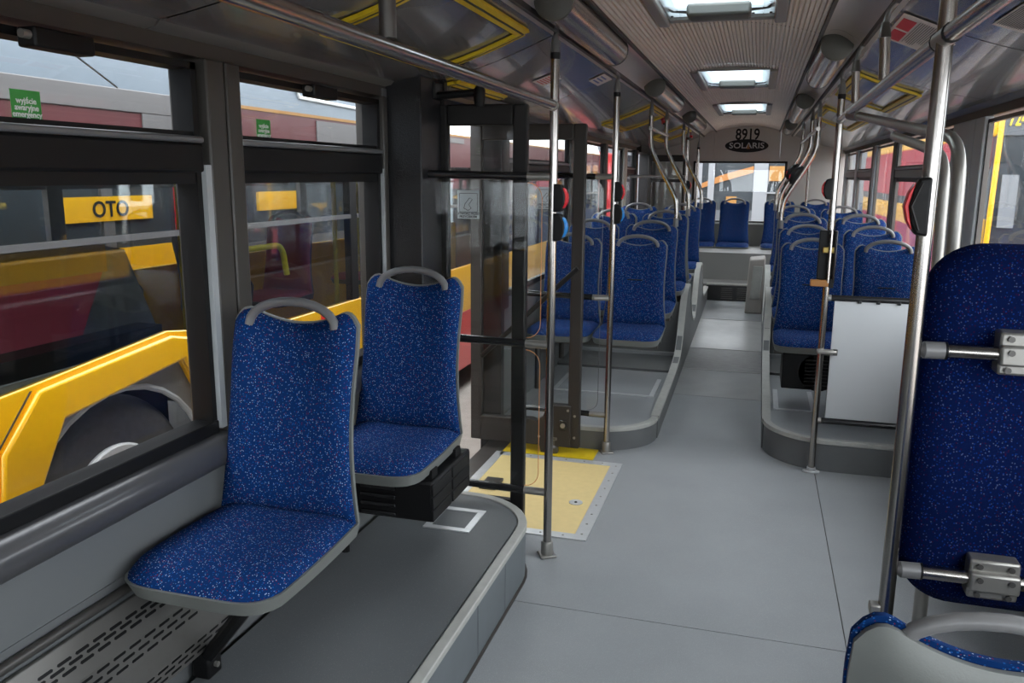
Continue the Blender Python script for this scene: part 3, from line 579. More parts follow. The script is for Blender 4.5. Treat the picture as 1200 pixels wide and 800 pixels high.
# items on the coves: helper frame on cove surface
def on_cove(s, t, y, lift=.004): return Vector((CX+s*(.60+.635*t), y, cove_z(t)-lift))
def cove_bar(nm, m, s, t0, y0, t1, y1, w, par, q, lift=.004, th=.012, n=6):
    vs = []; P = [on_cove(s, t0+(t1-t0)*i/n, y0+(y1-y0)*i/n, lift) for i in range(n+1)]
    for i, p in enumerate(P):
        d = (P[min(i+1, n)]-P[max(i-1, 0)]).normalized(); nr = Vector((s*.29, 0, 1)).normalized(); sd = d.cross(nr).normalized()
        vs += [p-sd*w/2, p+sd*w/2, p+sd*w/2-nr*th, p-sd*w/2-nr*th]
    fs = [(4*i+k, 4*i+(k+1) % 4, 4*i+4+(k+1) % 4, 4*i+4+k) for i in range(n) for k in range(4)]+[(3, 2, 1, 0), (4*n, 4*n+1, 4*n+2, 4*n+3)]
    return rel(MB().add(vs, fs).build(nm, m, par, ang=30), q)
def cove_frame(s, ta, tb_, y0, y1, w, lb):
    q = tuple(on_cove(s, ta, y0)); f = empty('cove_frame', q, lb, 'frame', 'yellow frames on the ceiling coves')
    cove_bar('frame_bar', 'yellowd', s, ta, y0, ta, y1, w, f, q); cove_bar('frame_bar', 'yellowd', s, tb_, y0, tb_, y1, w, f, q)
    cove_bar('frame_bar', 'yellowd', s, ta, y0, tb_, y0, w, f, q); cove_bar('frame_bar', 'yellowd', s, ta, y1, tb_, y1, w, f, q)
    g = .006
    cove_bar('groove', 'joint', s, ta, y0, ta, y1, w*.16, f, q, .0055); cove_bar('groove', 'joint', s, ta, y1, tb_, y1, w*.16, f, q, .0055); cove_bar('groove', 'joint', s, ta, y0, tb_, y0, w*.16, f, q, .0055); cove_bar('groove', 'joint', s, tb_, y0, tb_, y1, w*.16, f, q, .0055)
    return f
cove_frame(-1, .10, .62, 2.20, 3.06, .048, 'yellow rectangular frame on the left cove near the front window')
cove_frame(-1, .06, .62, 6.60, 7.60, .048, 'yellow rectangular frame on the left cove behind the tall poles')
cove_frame(-1, .06, .55, 9.3, 10.3, .048, 'small far yellow frame on the left cove near the rear corner')
cove_frame(1, .08, .52, 4.72, 5.85, .048, 'yellow rectangular frame on the right cove beyond the hanger tubes')
cove_frame(1, .08, .52, 6.9, 8.1, .048, 'far yellow reflection on the right cove, drawn as a frame behind the red-button pole')  # these bars stand in for a yellow reflection on the cove panel
cove_frame(-1, .72, .95, 3.42, 4.1, .048, 'short yellow frame on the left cove above the open door')
def notice(s, t0, t1, y0, y1, lb, kind):
    q = tuple(on_cove(s, t0, y0)); f = empty('notice', q, lb, 'sticker')
    def quad(nm, m, a0, a1, b0, b1, lift): return rel(MB().add([on_cove(s, a0, b0, lift), on_cove(s, a1, b0, lift), on_cove(s, a1, b1, lift), on_cove(s, a0, b1, lift), on_cove(s, a0, b0, lift-.001), on_cove(s, a1, b0, lift-.001), on_cove(s, a1, b1, lift-.001), on_cove(s, a0, b1, lift-.001)], [(0, 1, 2, 3), (7, 6, 5, 4), (0, 4, 5, 1), (1, 5, 6, 2), (2, 6, 7, 3), (3, 7, 4, 0)]).build(nm, m, f, smooth=False), q)
    quad('sheet', 'paper', t0, t1, y0, y1, .006)
    T = lambda u: t0+(t1-t0)*u
    Yv = lambda v: y0+(y1-y0)*v
    if kind == 'red':
        quad('red_block', 'redp', T(.06), T(.36), Yv(.55), Yv(.92), .008); quad('red_block', 'redp', T(.06), T(.36), Yv(.12), Yv(.48), .008)
        mbx = 10
        for i in range(11): quad('print_line', 'inkp', T(.42+.05*i), T(.43+.05*i), Yv(.08), Yv(.92-.2*random.random()), .0075)
    elif kind == 'bar':
        quad('red_block', 'redp', T(.78), T(.92), Yv(.1), Yv(.9), .008)
        for i in range(12): quad('print_line', 'inkp', T(.05+.055*i), T(.062+.055*i), Yv(.08), Yv(.92), .0075)
    elif kind == 'blue':
        for i in range(3): quad('print_line', 'bluep', T(.2+.25*i), T(.3+.25*i), Yv(.1), Yv(.85-.2*random.random()), .0075)
    else:
        for i in range(6): quad('print_line', 'redp', T(.1+.14*i), T(.15+.14*i), Yv(.12), Yv(.85-.3*random.random()), .0075)
notice(-1, .27, .42, 3.96, 4.16, 'small white notice with red print behind the button pole top', 'redlines')
notice(-1, .04, .17, 4.52, 4.78, 'small grey notice with blue print on the left cove', 'blue')
notice(1, .03, .25, 3.12, 3.62, 'white notice with red blocks beside the hanger tube, right cove', 'red')
notice(1, .22, .34, 3.30, 3.50, 'white notice with red bar behind the thick right pole', 'bar')
notice(1, .36, .52, 2.45, 2.88, 'large white notice cut off by the top right corner', 'bar')
for (s, y) in ((-1, 8.0), (-1, 10.9)):
    q = tuple(on_cove(s, .12, y)); hm = empty('hammer_case', q, 'tiny red emergency hammer on the left cove, %s' % ('beside the curved poles' if y < 9 else 'in the far rear corner'), 'hammer')
    rel(box('hammer_holder', 'redb', q[0]-.03, q[0]+.03, y-.04, y+.04, q[2]-.035, q[2]-.004, hm, .006), q); rel(box('hammer_grip', 'black', q[0]-.012, q[0]+.012, y-.08, y+.0, q[2]-.045, q[2]-.03, hm, .004), q)

# ================================================================ SEATS
ST = dict(w=.21, wt=.186, h=.545, H=1.0)
def back_xyz(u, v, off, grow=0.):
    """u -1..1, v 0..1; off = distance forward (-y)"""
    hw = (ST['w']+(ST['wt']-ST['w'])*v**.8-.012*math.sin(PI*min(1, v*1.15)))+grow
    x = hw*u
    zt = .563+(-.038*(max(0, math.cos(u*PI/2*1.35)))**.8 if abs(u) < .74 else 0)
    # rounded ears
    e = abs(u)
    if e > .80: zt -= .035*((e-.80)/.20)**2
    z = .44+(zt+grow)*v-grow*.3
    y = .18+.085*v**1.1+.02*(1-abs(u)**2)-.012*math.sin(PI*v)
    return x, y-off, z
def seat_proto(name, fabric='fabric', shell='shell', handle='handle', slit=False, strut=None):
    root = bpy.data.objects.new(name, None); COL.objects.link(root); root.empty_display_size = .1
    nu, nv = 28, 18
    # back cushion: front face bulges, falls to 0 at the rim
    mbx = MB()
    def puff(u, v): return .030*(1-abs(2*u-1)**6)*(1-abs(2*v-1)**10)
    fnt = lambda u, v: back_xyz(2*u-1, v, .012+puff(u, v)); bck = lambda u, v: back_xyz(2*u-1, v, 0)
    def closed(f, b):
        m_ = MB(); m_.grid(f, nu, nv); k = (nu+1)*(nv+1); m_.grid(b, nu, nv)
        rim = [i for i in range(nu+1)]+[j*(nu+1)+nu for j in range(1, nv+1)]+[nv*(nu+1)+i for i in range(nu-1, -1, -1)]+[j*(nu+1) for j in range(nv-1, 0, -1)]
        n = len(rim)
        for i in range(n): m_.f.append((rim[i], rim[(i+1) % n], k+rim[(i+1) % n], k+rim[i]))
        return m_
    bk_ = closed(fnt, bck).build('backrest', fabric, root, ang=75)
    sf = lambda u, v: back_xyz(2*u-1, v, -.001, .007)
    def sb(u, v):
        uu = 2*u-1; x, y, z = back_xyz(uu, v, -.028*(1-abs(uu)**5)*(1-abs(2*v-1)**12)-.012, .007); return x, y, z
    closed(sf, sb).build('back_shell', shell, root, ang=50)
    # seat cushion
    def cu(u, v):
        uu = 2*u-1; y = .205-.47*v; hw = .205+.007*math.sin(PI*v)
        if v > .86: hw *= math.sqrt(max(0, 1-((v-.86)/.14)**2*.22))
        y2 = y+(.024*abs(uu)**6 if v > .6 else 0)*((v-.6)/.4 if v > .6 else 0)
        return hw*uu, y2
    def ctop(u, v):
        x, y = cu(u, v); uu = 2*u-1
        z = .468-.012*(1-uu*uu)*(1-v)-.03*max(0, (v-.75)/.25)**2
        return x, y, max(z-.03*abs(uu)**8-.022*abs(2*v-1)**14, .4375-.012*v)
    cbot = lambda u, v: (*cu(u, v), .434-.012*v)
    cs = closed(ctop, cbot).build('seat_cushion', fabric, root, ang=75)
    def shb(u, v): x, y = cu(u, v); return x*1.025, y-.006*v, .433-.012*v
    def shl(u, v): x, y = cu(u, v); uu = 2*u-1; return x*(1.0-.03*abs(uu)), y+.010*v, .388-.006*v
    closed(shb, shl).build('seat_shell', shell, root, ang=50)
    # handle loop
    P = []
    for i in range(13):
        a = PI*i/12; P.append((-.133*math.cos(a), .241+.010*math.sin(a), .962+.070*math.sin(a)**.9))
    MB().tube(P, [.013]*13, 10).build('handle', handle, root, ang=60)
    if slit:
        MB().box(-.05, .05, .166, .176, .745, .752).build('pocket_slit', 'black', root)
    index_kids(root)
    return root
P_A = seat_proto('bus_seat'); P_S = seat_proto('bus_seat', slit=True); P_D = seat_proto('bus_seat', 'dseat', 'dseat', 'hseat'); P_R = seat_proto('bus_seat', 'redseat', 'dseat', 'handle')
used = set()
def seat(proto, x, y, z, rz, label, group, cat='seat'):
    """x centre, y of seat centre, z of the mounting floor"""
    if proto.name not in used: used.add(proto.name); o = proto
    else: o = copy_tree(proto)
    o.location = (x, y, z); o.rotation_euler.z = rz; return tag(o, label, cat, group)
s1 = seat(P_A, -1.215, 1.745, .222, 0, 'nearest blue speckled seat facing the camera, on a black strut by the window', 'front left window seats')
s2 = seat(P_A, -1.215, 2.585, .222, 0, 'blue speckled seat by the black door post with a black heater beneath', 'front left window seats')
# strut and brackets of the two front seats
sb1 = bpy.data.objects
MB().prism([(-.10, .40), (-.03, .385), (.03, .30), (.06, .02), (.10, .0), (-.02, .0)], 'x', -.01, .01)
def local_part(root, mb, nm, m, **k): o = mb.build(nm, m, root, **k); return o
local_part(s1, MB().tube([(.13, -.17, .40), (-.185, .03, .05)], .02, 8), 'strut', 'black')
local_part(s1, MB().box(-.215, -.16, .0, .06, .0, .08), 'strut_foot', 'black', bevel=.006)
local_part(s1, MB().lathe([(.008, -.012), (.008, 0)], 10, 'x', (-.15, .03, .035)), 'foot_bolt', 'cast')
local_part(s1, MB().box(-.22, .14, -.05, .0, .36, .40).box(-.22, .14, .10, .15, .36, .40), 'seat_rail', 'black')
local_part(s2, MB().box(-.22, .16, -.05, .0, .36, .40).box(-.22, .16, .10, .15, .36, .40), 'seat_rail', 'black')
local_part(s2, MB().tube([(-.18, .0, .37), (-.18, .0, .0)], .016, 8), 'leg', 'black')
ht = empty('heater_box', (-1.08, 2.6, .5), 'black louvred heater box mounted under the seat by the door post', 'heater'); q = (-1.08, 2.6, .5)
rel(MB().box(-1.30, -.985, 2.44, 2.82, .445, .590).build('heater_body', 'black', ht, bevel=.01), q)
for k in range(4): rel(box('louvre', 'blackg', -1.25, -1.12, 2.430, 2.442, .456+k*.031, .470+k*.031, ht, .003), q)
for (a, b) in ((2.43, 2.60), (2.62, 2.79)):
    for z in (.453, .498, .543): rel(box('side_grille', 'black', -.987, -.980, a, b, z, z+.039, ht, .003), q)
rel(box('hanger', 'black', -1.04, -1.0, 2.47, 2.52, .590, .62, ht), q); rel(box('hanger', 'black', -1.04, -1.0, 2.70, 2.75, .590, .62, ht), q)
# rear blocks
rowsL = [(5.31, .175, 'first', P_S), (6.03, .235, 'second', P_A), (6.93, .275, 'third', P_A), (8.52, .285, 'fourth', P_A)]
LX = (-.755, -1.195)
GL, GR = 'blue seats on the left rear platform', 'blue seats on the right rear platform'
names = ['front row', 'second row', 'third row, on the wheel box', 'far row beyond the foot space']
for i, (y, z, nm, pr) in enumerate(rowsL):
    seat(pr, LX[0], y, z, 0, 'blue aisle seat facing the camera, left block, '+names[i], GL)
    seat(P_A, LX[1], y, z, 0, 'blue window seat facing the camera, left block, '+names[i], GL)
for j, x in enumerate(LX): seat(P_A, x, 7.53, .275, PI, 'blue rear-facing seat with grey shell, left block, '+('aisle side' if j == 0 else 'window side'), GL)
rowsR = [(5.42, .175, P_S), (6.12, .225, P_A), (6.93, .27, P_A), (8.52, .285, P_A)]
RX = (.352, .79)
for i, (y, z, pr) in enumerate(rowsR):
    seat(pr, RX[0], y, z, 0, 'blue aisle seat facing the camera, right block, '+names[i], GR)
    seat(P_S if i == 0 else P_A, RX[1]+(0.01 if i == 0 else 0), y, z, 0, 'blue window seat facing the camera, right block, '+names[i], GR)
for j, x in enumerate(RX): seat(P_A, x, 7.53, .27, PI, 'blue rear-facing seat with grey shell, right block, '+('aisle side' if j == 0 else 'window side'), GR)
for x, lb in ((-.745, 'left blue seat of the rear bench row'), (-.305, 'middle blue seat of the rear bench row, under the maker badge'), (.27, 'right blue seat of the rear bench, past the gap'), (.72, 'blue rear bench seat in the right corner, mostly hidden')):
    seat(P_A, x, 11.45, .275, 0, lb, 'rear bench seats')
# seat supports (two rails under each block row)
for side, xs, rows, zoff in ((-1, (-1.42, -.56), [(r_[0], r_[1]) for r_ in rowsL], 0), (1, (.15, 1.03), [(r_[0], r_[1]) for r_ in rowsR], 0)):
    for i, (y, z) in enumerate(rows):
        if i > 1: continue
        q = ((xs[0]+xs[1])/2, y, z); f = empty('seat_frame', q, 'dark frame under the %s %s seat pair' % (('front', 'second')[i], 'left' if side < 0 else 'right'), 'frame', 'frames under the rear seat pairs')
        rel(MB().box(xs[0], xs[1], y-.10, y-.06, z+.345, z+.388).box(xs[0], xs[1], y+.08, y+.12, z+.345, z+.388).build('rail', 'steeldk', f), q)
        xm = xs[0]+.05 if side < 0 else xs[1]-.05
        rel(tube('leg', 'steeldk', [(xm, y, z+.36), (xm, y, z-.0)], .02, f), q)
# heater under right front seat
hb = empty('heater_box', (.33, 5.4, .4), 'black fan heater hanging under the front right aisle seat', 'heater'); q = (.33, 5.4, .4)
rel(box('heater_body', 'black', .20, .385, 5.18, 5.5, .335, .555, hb, .008), q); rel(MB().lathe([(.115, 5.18), (.115, 5.5)], 24, 'y', (.41, 0, .445)).build('fan_housing', 'black', hb), q)
for k in range(8): rel(box('slat', 'doorf', .33, .46, 5.168, 5.182, .36+k*.022, .368+k*.022, hb), q)

# near seat (seen from behind), shell top toward the camera
ns = seat(P_A, .365, 1.46, -.03, PI, 'blue seat seen from behind at the bottom right corner, grey moulded back', None)
ns.rotation_euler.z = PI
for c_ in ns.children:
    if c_.name.startswith('handle'): c_.location = (0, .028, .004)
    if c_.name.startswith('backrest'): c_.scale = (1.055, 1, 1.015)
local_part(ns, MB().tube([(-.1, 0, .40), (-.1, 0, .035)], .02, 8), 'leg', 'black'); local_part(ns, MB().tube([(.1, 0, .40), (.1, 0, .035)], .02, 8), 'leg', 'black')

# ================================================================ GRAB POLES
def flange(root, q, x, y, z, kind='square'):
    if kind == 'square':
        a = math.radians(45)
        T = Matrix.Translation((x, y, z)) @ Matrix.Rotation(math.radians(30), 4, 'Z')
        rel(MB().box(-.036, .036, -.036, .036, 0, .010, T).build('floor_flange', 'cast', root, bevel=.006), q)
        rel(MB().lathe([(.026, z+.01), (.026, z+.06), (.022, z+.066)], 18, c=(x, y, 0)).build('base_collar', 'cast', root), q)
    else:
        rel(MB().prism([(x+.045*math.cos(t_*PI/8)*1.0, y+.025*math.sin(t_*PI/8)) for t_ in range(16)], 'z', z, z+.012).build('floor_flange', 'alu', root, bevel=.003), q)
        rel(MB().lathe([(.023, z+.012), (.023, z+.03)], 16, c=(x, y, 0)).build('base_collar', 'alu', root), q)
def pole(x, y, z0, ztop, s, lb, neck=True, buttons=(), base='square', r=.0175):
    q = (x, y, z0); root = empty('grab_pole', q, lb, 'pole')
    if base: flange(root, q, x, y, z0, base)
    rel(tube('pole_tube', 'chrome', [(x, y, z0+.01), (x, y, ztop)], r, root, 16), q)
    if neck:
        rel(MB().lathe([(r+.001, ztop-.012), (r+.002, ztop), (r+.002, ztop+.012)], 16, c=(x, y, 0)).build('collar', 'black', root), q)
        rel(MB().tube([(x, y, ztop+.01), (x, y, ztop+.045), (x, y, ztop+.065), (x-s*.004, y, ztop+.09)], [r+.001, r, .012, .009], 12).build('neck_cone', 'handle', root, ang=60), q)
        e = Vector((CX+s*.574, y-.07, 2.138))
        pts = smooth_path([(x-s*.004, y, ztop+.08), (x-s*.006, y-.018, (ztop+.08+2.145)/2), tuple(e)], 4)
        rel(MB().tube(pts, .009, 8).build('neck', 'handle', root, ang=60), q)
    for (zb, colr, sd) in buttons:
        b = rel(MB().prism([(x+sd*.008, zb-.056), (x+sd*.040, zb-.050), (x+sd*.052, zb-.02), (x+sd*.054, zb), (x+sd*.052, zb+.02), (x+sd*.040, zb+.050), (x+sd*.008, zb+.056)], 'y', y-.03, y+.02).build('stop_button', 'black', root, bevel=.006), q)
        f = MB().prism([(x+sd*.040, zb-.042), (x+sd*.050, zb-.036), (x+sd*.060, zb-.016), (x+sd*.062, zb), (x+sd*.060, zb+.016), (x+sd*.050, zb+.036), (x+sd*.040, zb+.042)], 'y', y-.024, y+.014).build('button_face', colr, b, bevel=.004)
    return root
pA = pole(-.778, 3.22, 0, 2.045, -1, 'steel pole with red and blue buttons at the near side of the open door', buttons=((1.512, 'redb', 1), (1.398, 'blueb', 1)))
pB = pole(-.772, 4.632, 0, 2.03, -1, 'steel pole with red and blue buttons at the far side of the open door', buttons=((1.512, 'redb', 1), (1.39, 'blueb', 1)))
pC = pole(.37, 4.646, 0, 2.0, 1, 'steel pole carrying a ticket validator bracket in front of the right platform', buttons=((1.54, 'redb', -1),), base='oval')
pD = pole(.352, 2.0, 0, 2.13, 1, 'thick foreground steel pole at right with large black stop button', neck=False, buttons=(), base='square')
q = tuple(pD.location)
b = rel(MB().prism([(.350, 1.602), (.325, 1.600), (.312, 1.575), (.306, 1.540), (.312, 1.505), (.325, 1.480), (.350, 1.476)], 'y', 1.955, 1.985).build('stop_button', 'black', pD, bevel=.006), q)
rel(MB().prism([(.318, 1.590), (.306, 1.570), (.299, 1.540), (.306, 1.510), (.318, 1.490), (.312, 1.515), (.308, 1.540), (.312, 1.565)], 'y', 1.955, 1.985).build('button_face', 'redb', pD, bevel=.002), q)
rel(tube('button_ridge', 'doorf', [(.330, 1.952, 1.590), (.312, 1.952, 1.540), (.330, 1.952, 1.490)], .003, pD, 6), q)
rel(MB().box(.315, .34, 1.985, 2.015, .575, .60).build('hinge_bracket', 'cast', pD, bevel=.004), q)
rel(MB().lathe([(.021, 1.0), (.021, 1.0)], 4).build('x', 'black', pD), q) if 0 else None
# horizontal rails
HY = 1.72
gl = empty('overhead_rail', (-.785, 1.0, 1.87), 'long steel overhead grab rail on the left, ending at the near door pole', 'rail'); q = (-.785, 1.0, 1.87)
rel(tube('rail_tube', 'chrome', [(-.785, Y0+.01, 1.873), (-.778, 3.20, 1.862)], .0185, gl, 16), q)
rel(MB().lathe([(.021, 2.0), (.023, 2.0)], 4).build('x', 'black', gl), q) if 0 else None
rel(tube('rail_collar', 'cast', [(-.778, 3.175, 1.862), (-.778, 3.205, 1.862)], .021, gl), q)
rel(tube('hanger_tube', 'chrome', [(-.786, HY, 1.975), (-.79, HY, 2.11)], .0175, gl, 14), q); rel(tube('hanger_sleeve', 'steeldk', [(-.785, HY, 1.885), (-.786, HY, 1.985)], .019, gl, 14), q)
gr = empty('overhead_rail', (.365, 1.5, 1.888), 'long steel overhead grab rail on the right, crossing the thick pole', 'rail'); q = (.365, 1.5, 1.888)
rel(tube('rail_tube', 'chrome', [(.352, Y0+.01, 1.888), (.352, 1.9, 1.888), (.37, 4.60, 1.886)], .0185, gr, 16), q)
for y in (1.93, 2.06): rel(tube('rail_collar', 'black', [(.3525, y, 1.888), (.3525, y+.006, 1.888)], .0215, gr), q)
rel(tube('rail_collar', 'cast', [(.3525, 1.945, 1.888), (.3525, 2.055, 1.888)], .0205, gr), q)
rel(tube('rail_collar', 'steeldk', [(.369, 4.57, 1.886), (.37, 4.625, 1.886)], .022, gr), q)
for yh in (2.95, 3.85):
    xh = .352+.018*(yh-1.9)/2.7; nm = 'hanger_tube'
    rel(tube(nm, 'chrome', [(xh-.004, yh, 1.905), (xh-.012, yh, 2.04)], .0165, gr, 14), q); rel(tube('hanger_sleeve', 'steeldk', [(xh-.012, yh, 2.03), (xh-.013, yh, 2.075)], [.019, .012], gr, 14), q)
    rel(MB().tube(smooth_path([(xh-.013, yh, 2.07), (xh-.005, yh, 2.11), (CX+.574, yh, 2.135)], 4), .009, 8).build('hanger_neck', 'handle', gr), q)
# bent double tube beyond the foreground pole
bt = empty('bent_grab_tube', (.5, 2.5, .6), 'pair of bent grey grab tubes curving down behind the wheelchair backrest', 'grab tube'); q = (.5, 2.5, .6)
def rounded(pts, r, n=6):
    P = [Vector(p) for p in pts]; out = [P[0]]
    for i in range(1, len(P)-1):
        a = (P[i-1]-P[i]).normalized(); b_ = (P[i+1]-P[i]).normalized(); A = P[i]+a*r; B_ = P[i]+b_*r
        for k in range(n+1):
            t = k/n; out.append(A*(1-t)**2+P[i]*2*t*(1-t)+B_*t*t)
    return out+[P[-1]]
rel(tube('outer_tube', 'cast', rounded([(.372, 4.0, 1.868), (.528, 2.6, 1.705), (.55, 2.6, .6)], .13, 8), .0175, bt, 14), q)
rel(tube('inner_tube', 'cast', rounded([(.45, 3.3, 1.745), (.515, 2.72, 1.665), (.535, 2.72, .6)], .11, 8), .016, bt, 14), q)
rel(tube('joint_sleeve', 'steeldk', [(.368, 4.08, 1.874), (.388, 3.88, 1.856)], .025, bt, 14), q)
rel(tube('foot_bar', 'cast', [(.555, 2.6, .6), (.555, 2.6, .0)], .02, bt, 14), q)
# partition rails and panes by the door
def partition(y, xp, zs, lb, x_end=-1.33):
    q = (xp, y, zs[0]); f = empty('door_partition', q, lb, 'partition')
    for k, z in enumerate(zs):
        zl = z
        rel(tube('rail_tube', 'blackg', [(x_end, y, z+.008), (xp-.105, y, z)], .0165, f, 14), q); rel(tube('rail_sleeve', 'cast', [(xp-.105, y, z), (xp-.012, y, z)], .0165, f, 14), q)
    return f, q
f, q = partition(3.22, -.778, (.285, .921, 1.594), 'glazed partition with three black rails between near door pole and post')
def rpane(x0, x1, z0, z1, y, t, r=.06):
    pts = arc(x1-r, z0+r, r, -90, 0, 5)+arc(x1-r, z1-r, r, 0, 90, 5)+arc(x0+r, z1-r, r, 90, 180, 5)+arc(x0+r, z0+r, r, 180, 270, 5)
    return pts, MB().prism(pts, 'y', y-t/2, y+t/2)
for z0, z1 in ((.305, .895), (.945, 1.57)):
    pts, mb = rpane(-1.33, -.822, z0, z1, 3.22, .005); rel(mb.build('glass_pane', 'pglass', f), q)
    rel(MB().tube([(p[0], 3.22, p[1]) for p in pts[:12]], .0017, 6).build('pane_edge', 'edge', f), q)  # orange colour paints a reflection along the glass edge
f, q = partition(4.632, -.772, (.228, .918, 1.594), 'glazed partition with three black rails beside the far door pole')
pts, mb = rpane(-1.33, -.83, .25, 1.57, 4.632, .005); rel(mb.build('glass_pane', 'pglass', f), q)
rel(MB().tube([(p[0], 4.632, p[1]) for p in pts[:12]], .0015, 6).build('pane_edge', 'handle', f), q)
# white modesty panel right
q = (.6, 4.646, .3); mp_ = empty('modesty_panel', q, 'white rectangular modesty panel between black rails, right of the validator pole', 'panel')
rel(tube('rail_tube', 'blackg', [(.395, 4.646, .974), (1.04, 4.646, .974)], .0165, mp_, 14), q); rel(tube('rail_tube', 'blackg', [(.392, 4.646, .300), (1.04, 4.646, .300)], .0165, mp_, 14), q)
rel(tube('rail_sleeve', 'cast', [(.383, 4.646, .974), (.40, 4.646, .974)], .0175, mp_), q); rel(tube('rail_sleeve', 'cast', [(.383, 4.646, .300), (.40, 4.646, .300)], .0175, mp_), q)
rel(box('panel_sheet', 'panelw', .418, 1.0, 4.640, 4.652, .318, .968, mp_, .002), q)
rel(MB().box(.53, .55, 4.63, 4.64, .952, .968).box(.62, .64, 4.63, 4.64, .952, .968).box(.72, .74, 4.63, 4.64, .952, .968).build('panel_clips', 'blackg', mp_, bevel=.003), q)
# validator bracket on pole C
q = (.37, 4.62, 1.2); vb = empty('validator_bracket', q, 'black bracket plate with brass clamp and orange block on the right pole', 'bracket')
rel(box('back_plate', 'black', .315, .395, 4.60, 4.622, 1.075, 1.33, vb, .004), q); rel(box('side_cheek', 'blackg', .390, .402, 4.575, 4.63, 1.06, 1.33, vb, .003), q)
rel(box('clamp', 'brass', .335, .40, 4.585, 4.60, 1.215, 1.245, vb, .004), q); rel(MB().tube([(.37, 4.583, 1.06), (.37, 4.583, 1.33)], .009, 8).build('clamp_rod', 'chrome', vb), q)
rel(box('orange_block', 'orange', .285, .375, 4.575, 4.61, 1.04, 1.075, vb, .004), q); rel(box('block_end', 'black', .375, .40, 4.575, 4.625, 1.035, 1.08, vb, .003), q)
q = (.38, 4.63, .69); cl = empty('pole_clamp', q, 'grey clamp on the validator pole at the height of the seat cushion', 'clamp')
rel(box('clamp_body', 'cast', .345, .45, 4.605, 4.64, .675, .70, cl, .010), q); rel(MB().lathe([(.012, .672), (.012, .703)], 12, c=(.44, 4.62, 0)).build('clamp_bolt', 'steeldk', cl), q)
q = (-.84, 4.61, 1.0); 
tag(tube('pole_stub', 'cast', [(-.86, 4.60, .918), (-.785, 4.62, .918)], .014), 'short grey stub on the far door pole at seat-back height', 'rail stub')
# wheelchair backrest pad and its bars
q = (.59, 2.06, 1.0); wp = empty('wheelchair_backrest', q, 'large shade-darkened blue speckled wheelchair backrest pad on steel bars at the right edge', 'backrest')
def padf(off):
    def f_(u, v):
        uu = 2*u-1; vv = 2*v-1
        # superellipse mapping with rounded corners
        hw, hh = .232, .435
        r_ = .13; x = uu*hw; z = vv*hh
        ax, az = abs(x), abs(z)
        if ax > hw-r_ and az > hh-r_:
            dx, dz = (ax-hw+r_)/r_, (az-hh+r_)/r_; m_ = max(dx, dz); L = math.hypot(dx, dz)
            if L > 0: k = m_/L; ax = hw-r_+dx*k*r_; az = hh-r_+dz*k*r_
        x = math.copysign(ax, x); z = math.copysign(az, z)
        e = (1-abs(uu)**8)*(1-abs(vv)**14)
        return (.610+x, 2.10-off*e-.012*(1 if off > 0 else -1)+.02*max(0, vv)**2, 1.020+z)
    return f_
nu, nv = 20, 30
mb = MB(); mb.grid(padf(.045), nu, nv); k = (nu+1)*(nv+1); mb.grid(padf(-.02), nu, nv)
rim = [i for i in range(nu+1)]+[j*(nu+1)+nu for j in range(1, nv+1)]+[nv*(nu+1)+i for i in range(nu-1, -1, -1)]+[j*(nu+1) for j in range(nv-1, 0, -1)]
for i in range(len(rim)): mb.f.append((rim[i], rim[(i+1) % len(rim)], k+rim[(i+1) % len(rim)], k+rim[i]))
rel(mb.build('back_pad', 'fabric_shade', wp, ang=70), q)
for z in (1.222, .690):
    b = rel(tube('support_bar', 'chrome', [(.415, 2.012, z), (WR, 2.012, z)], .0165, wp, 16), q)
    MB().tube([(.366, 2.005, z), (.376, 2.008, z), (.42, 2.012, z)], [.010, .0195, .0195], 14).build('bar_end', 'handle', b)
    MB().tube([(.419, 2.012, z), (.424, 2.012, z)], .020, 14).build('bar_ring', 'black', b)
    zz = z
    x0 = .525 if z > 1 else .520
    c_ = rel(MB().box(x0, x0+.105, 2.0, 2.06, zz-.045, zz+.05).box(x0, x0+.105, 1.985, 2.03, zz-.023, zz+.023).build('clamp_plate', 'cast', wp, bevel=.006), q)
    mbx = MB()
    for dx in (.02, .085):
        for dz in (.036, -.033): mbx.lathe([(.007, 1.993), (.006, 2.0)], 10, 'y', (x0+dx, 0, zz+dz))
        mbx.lathe([(.007, 1.980), (.006, 1.986)], 10, 'y', (x0+dx, 0, zz+.008))
    mbx.build('clamp_screws', 'steeldk', c_)
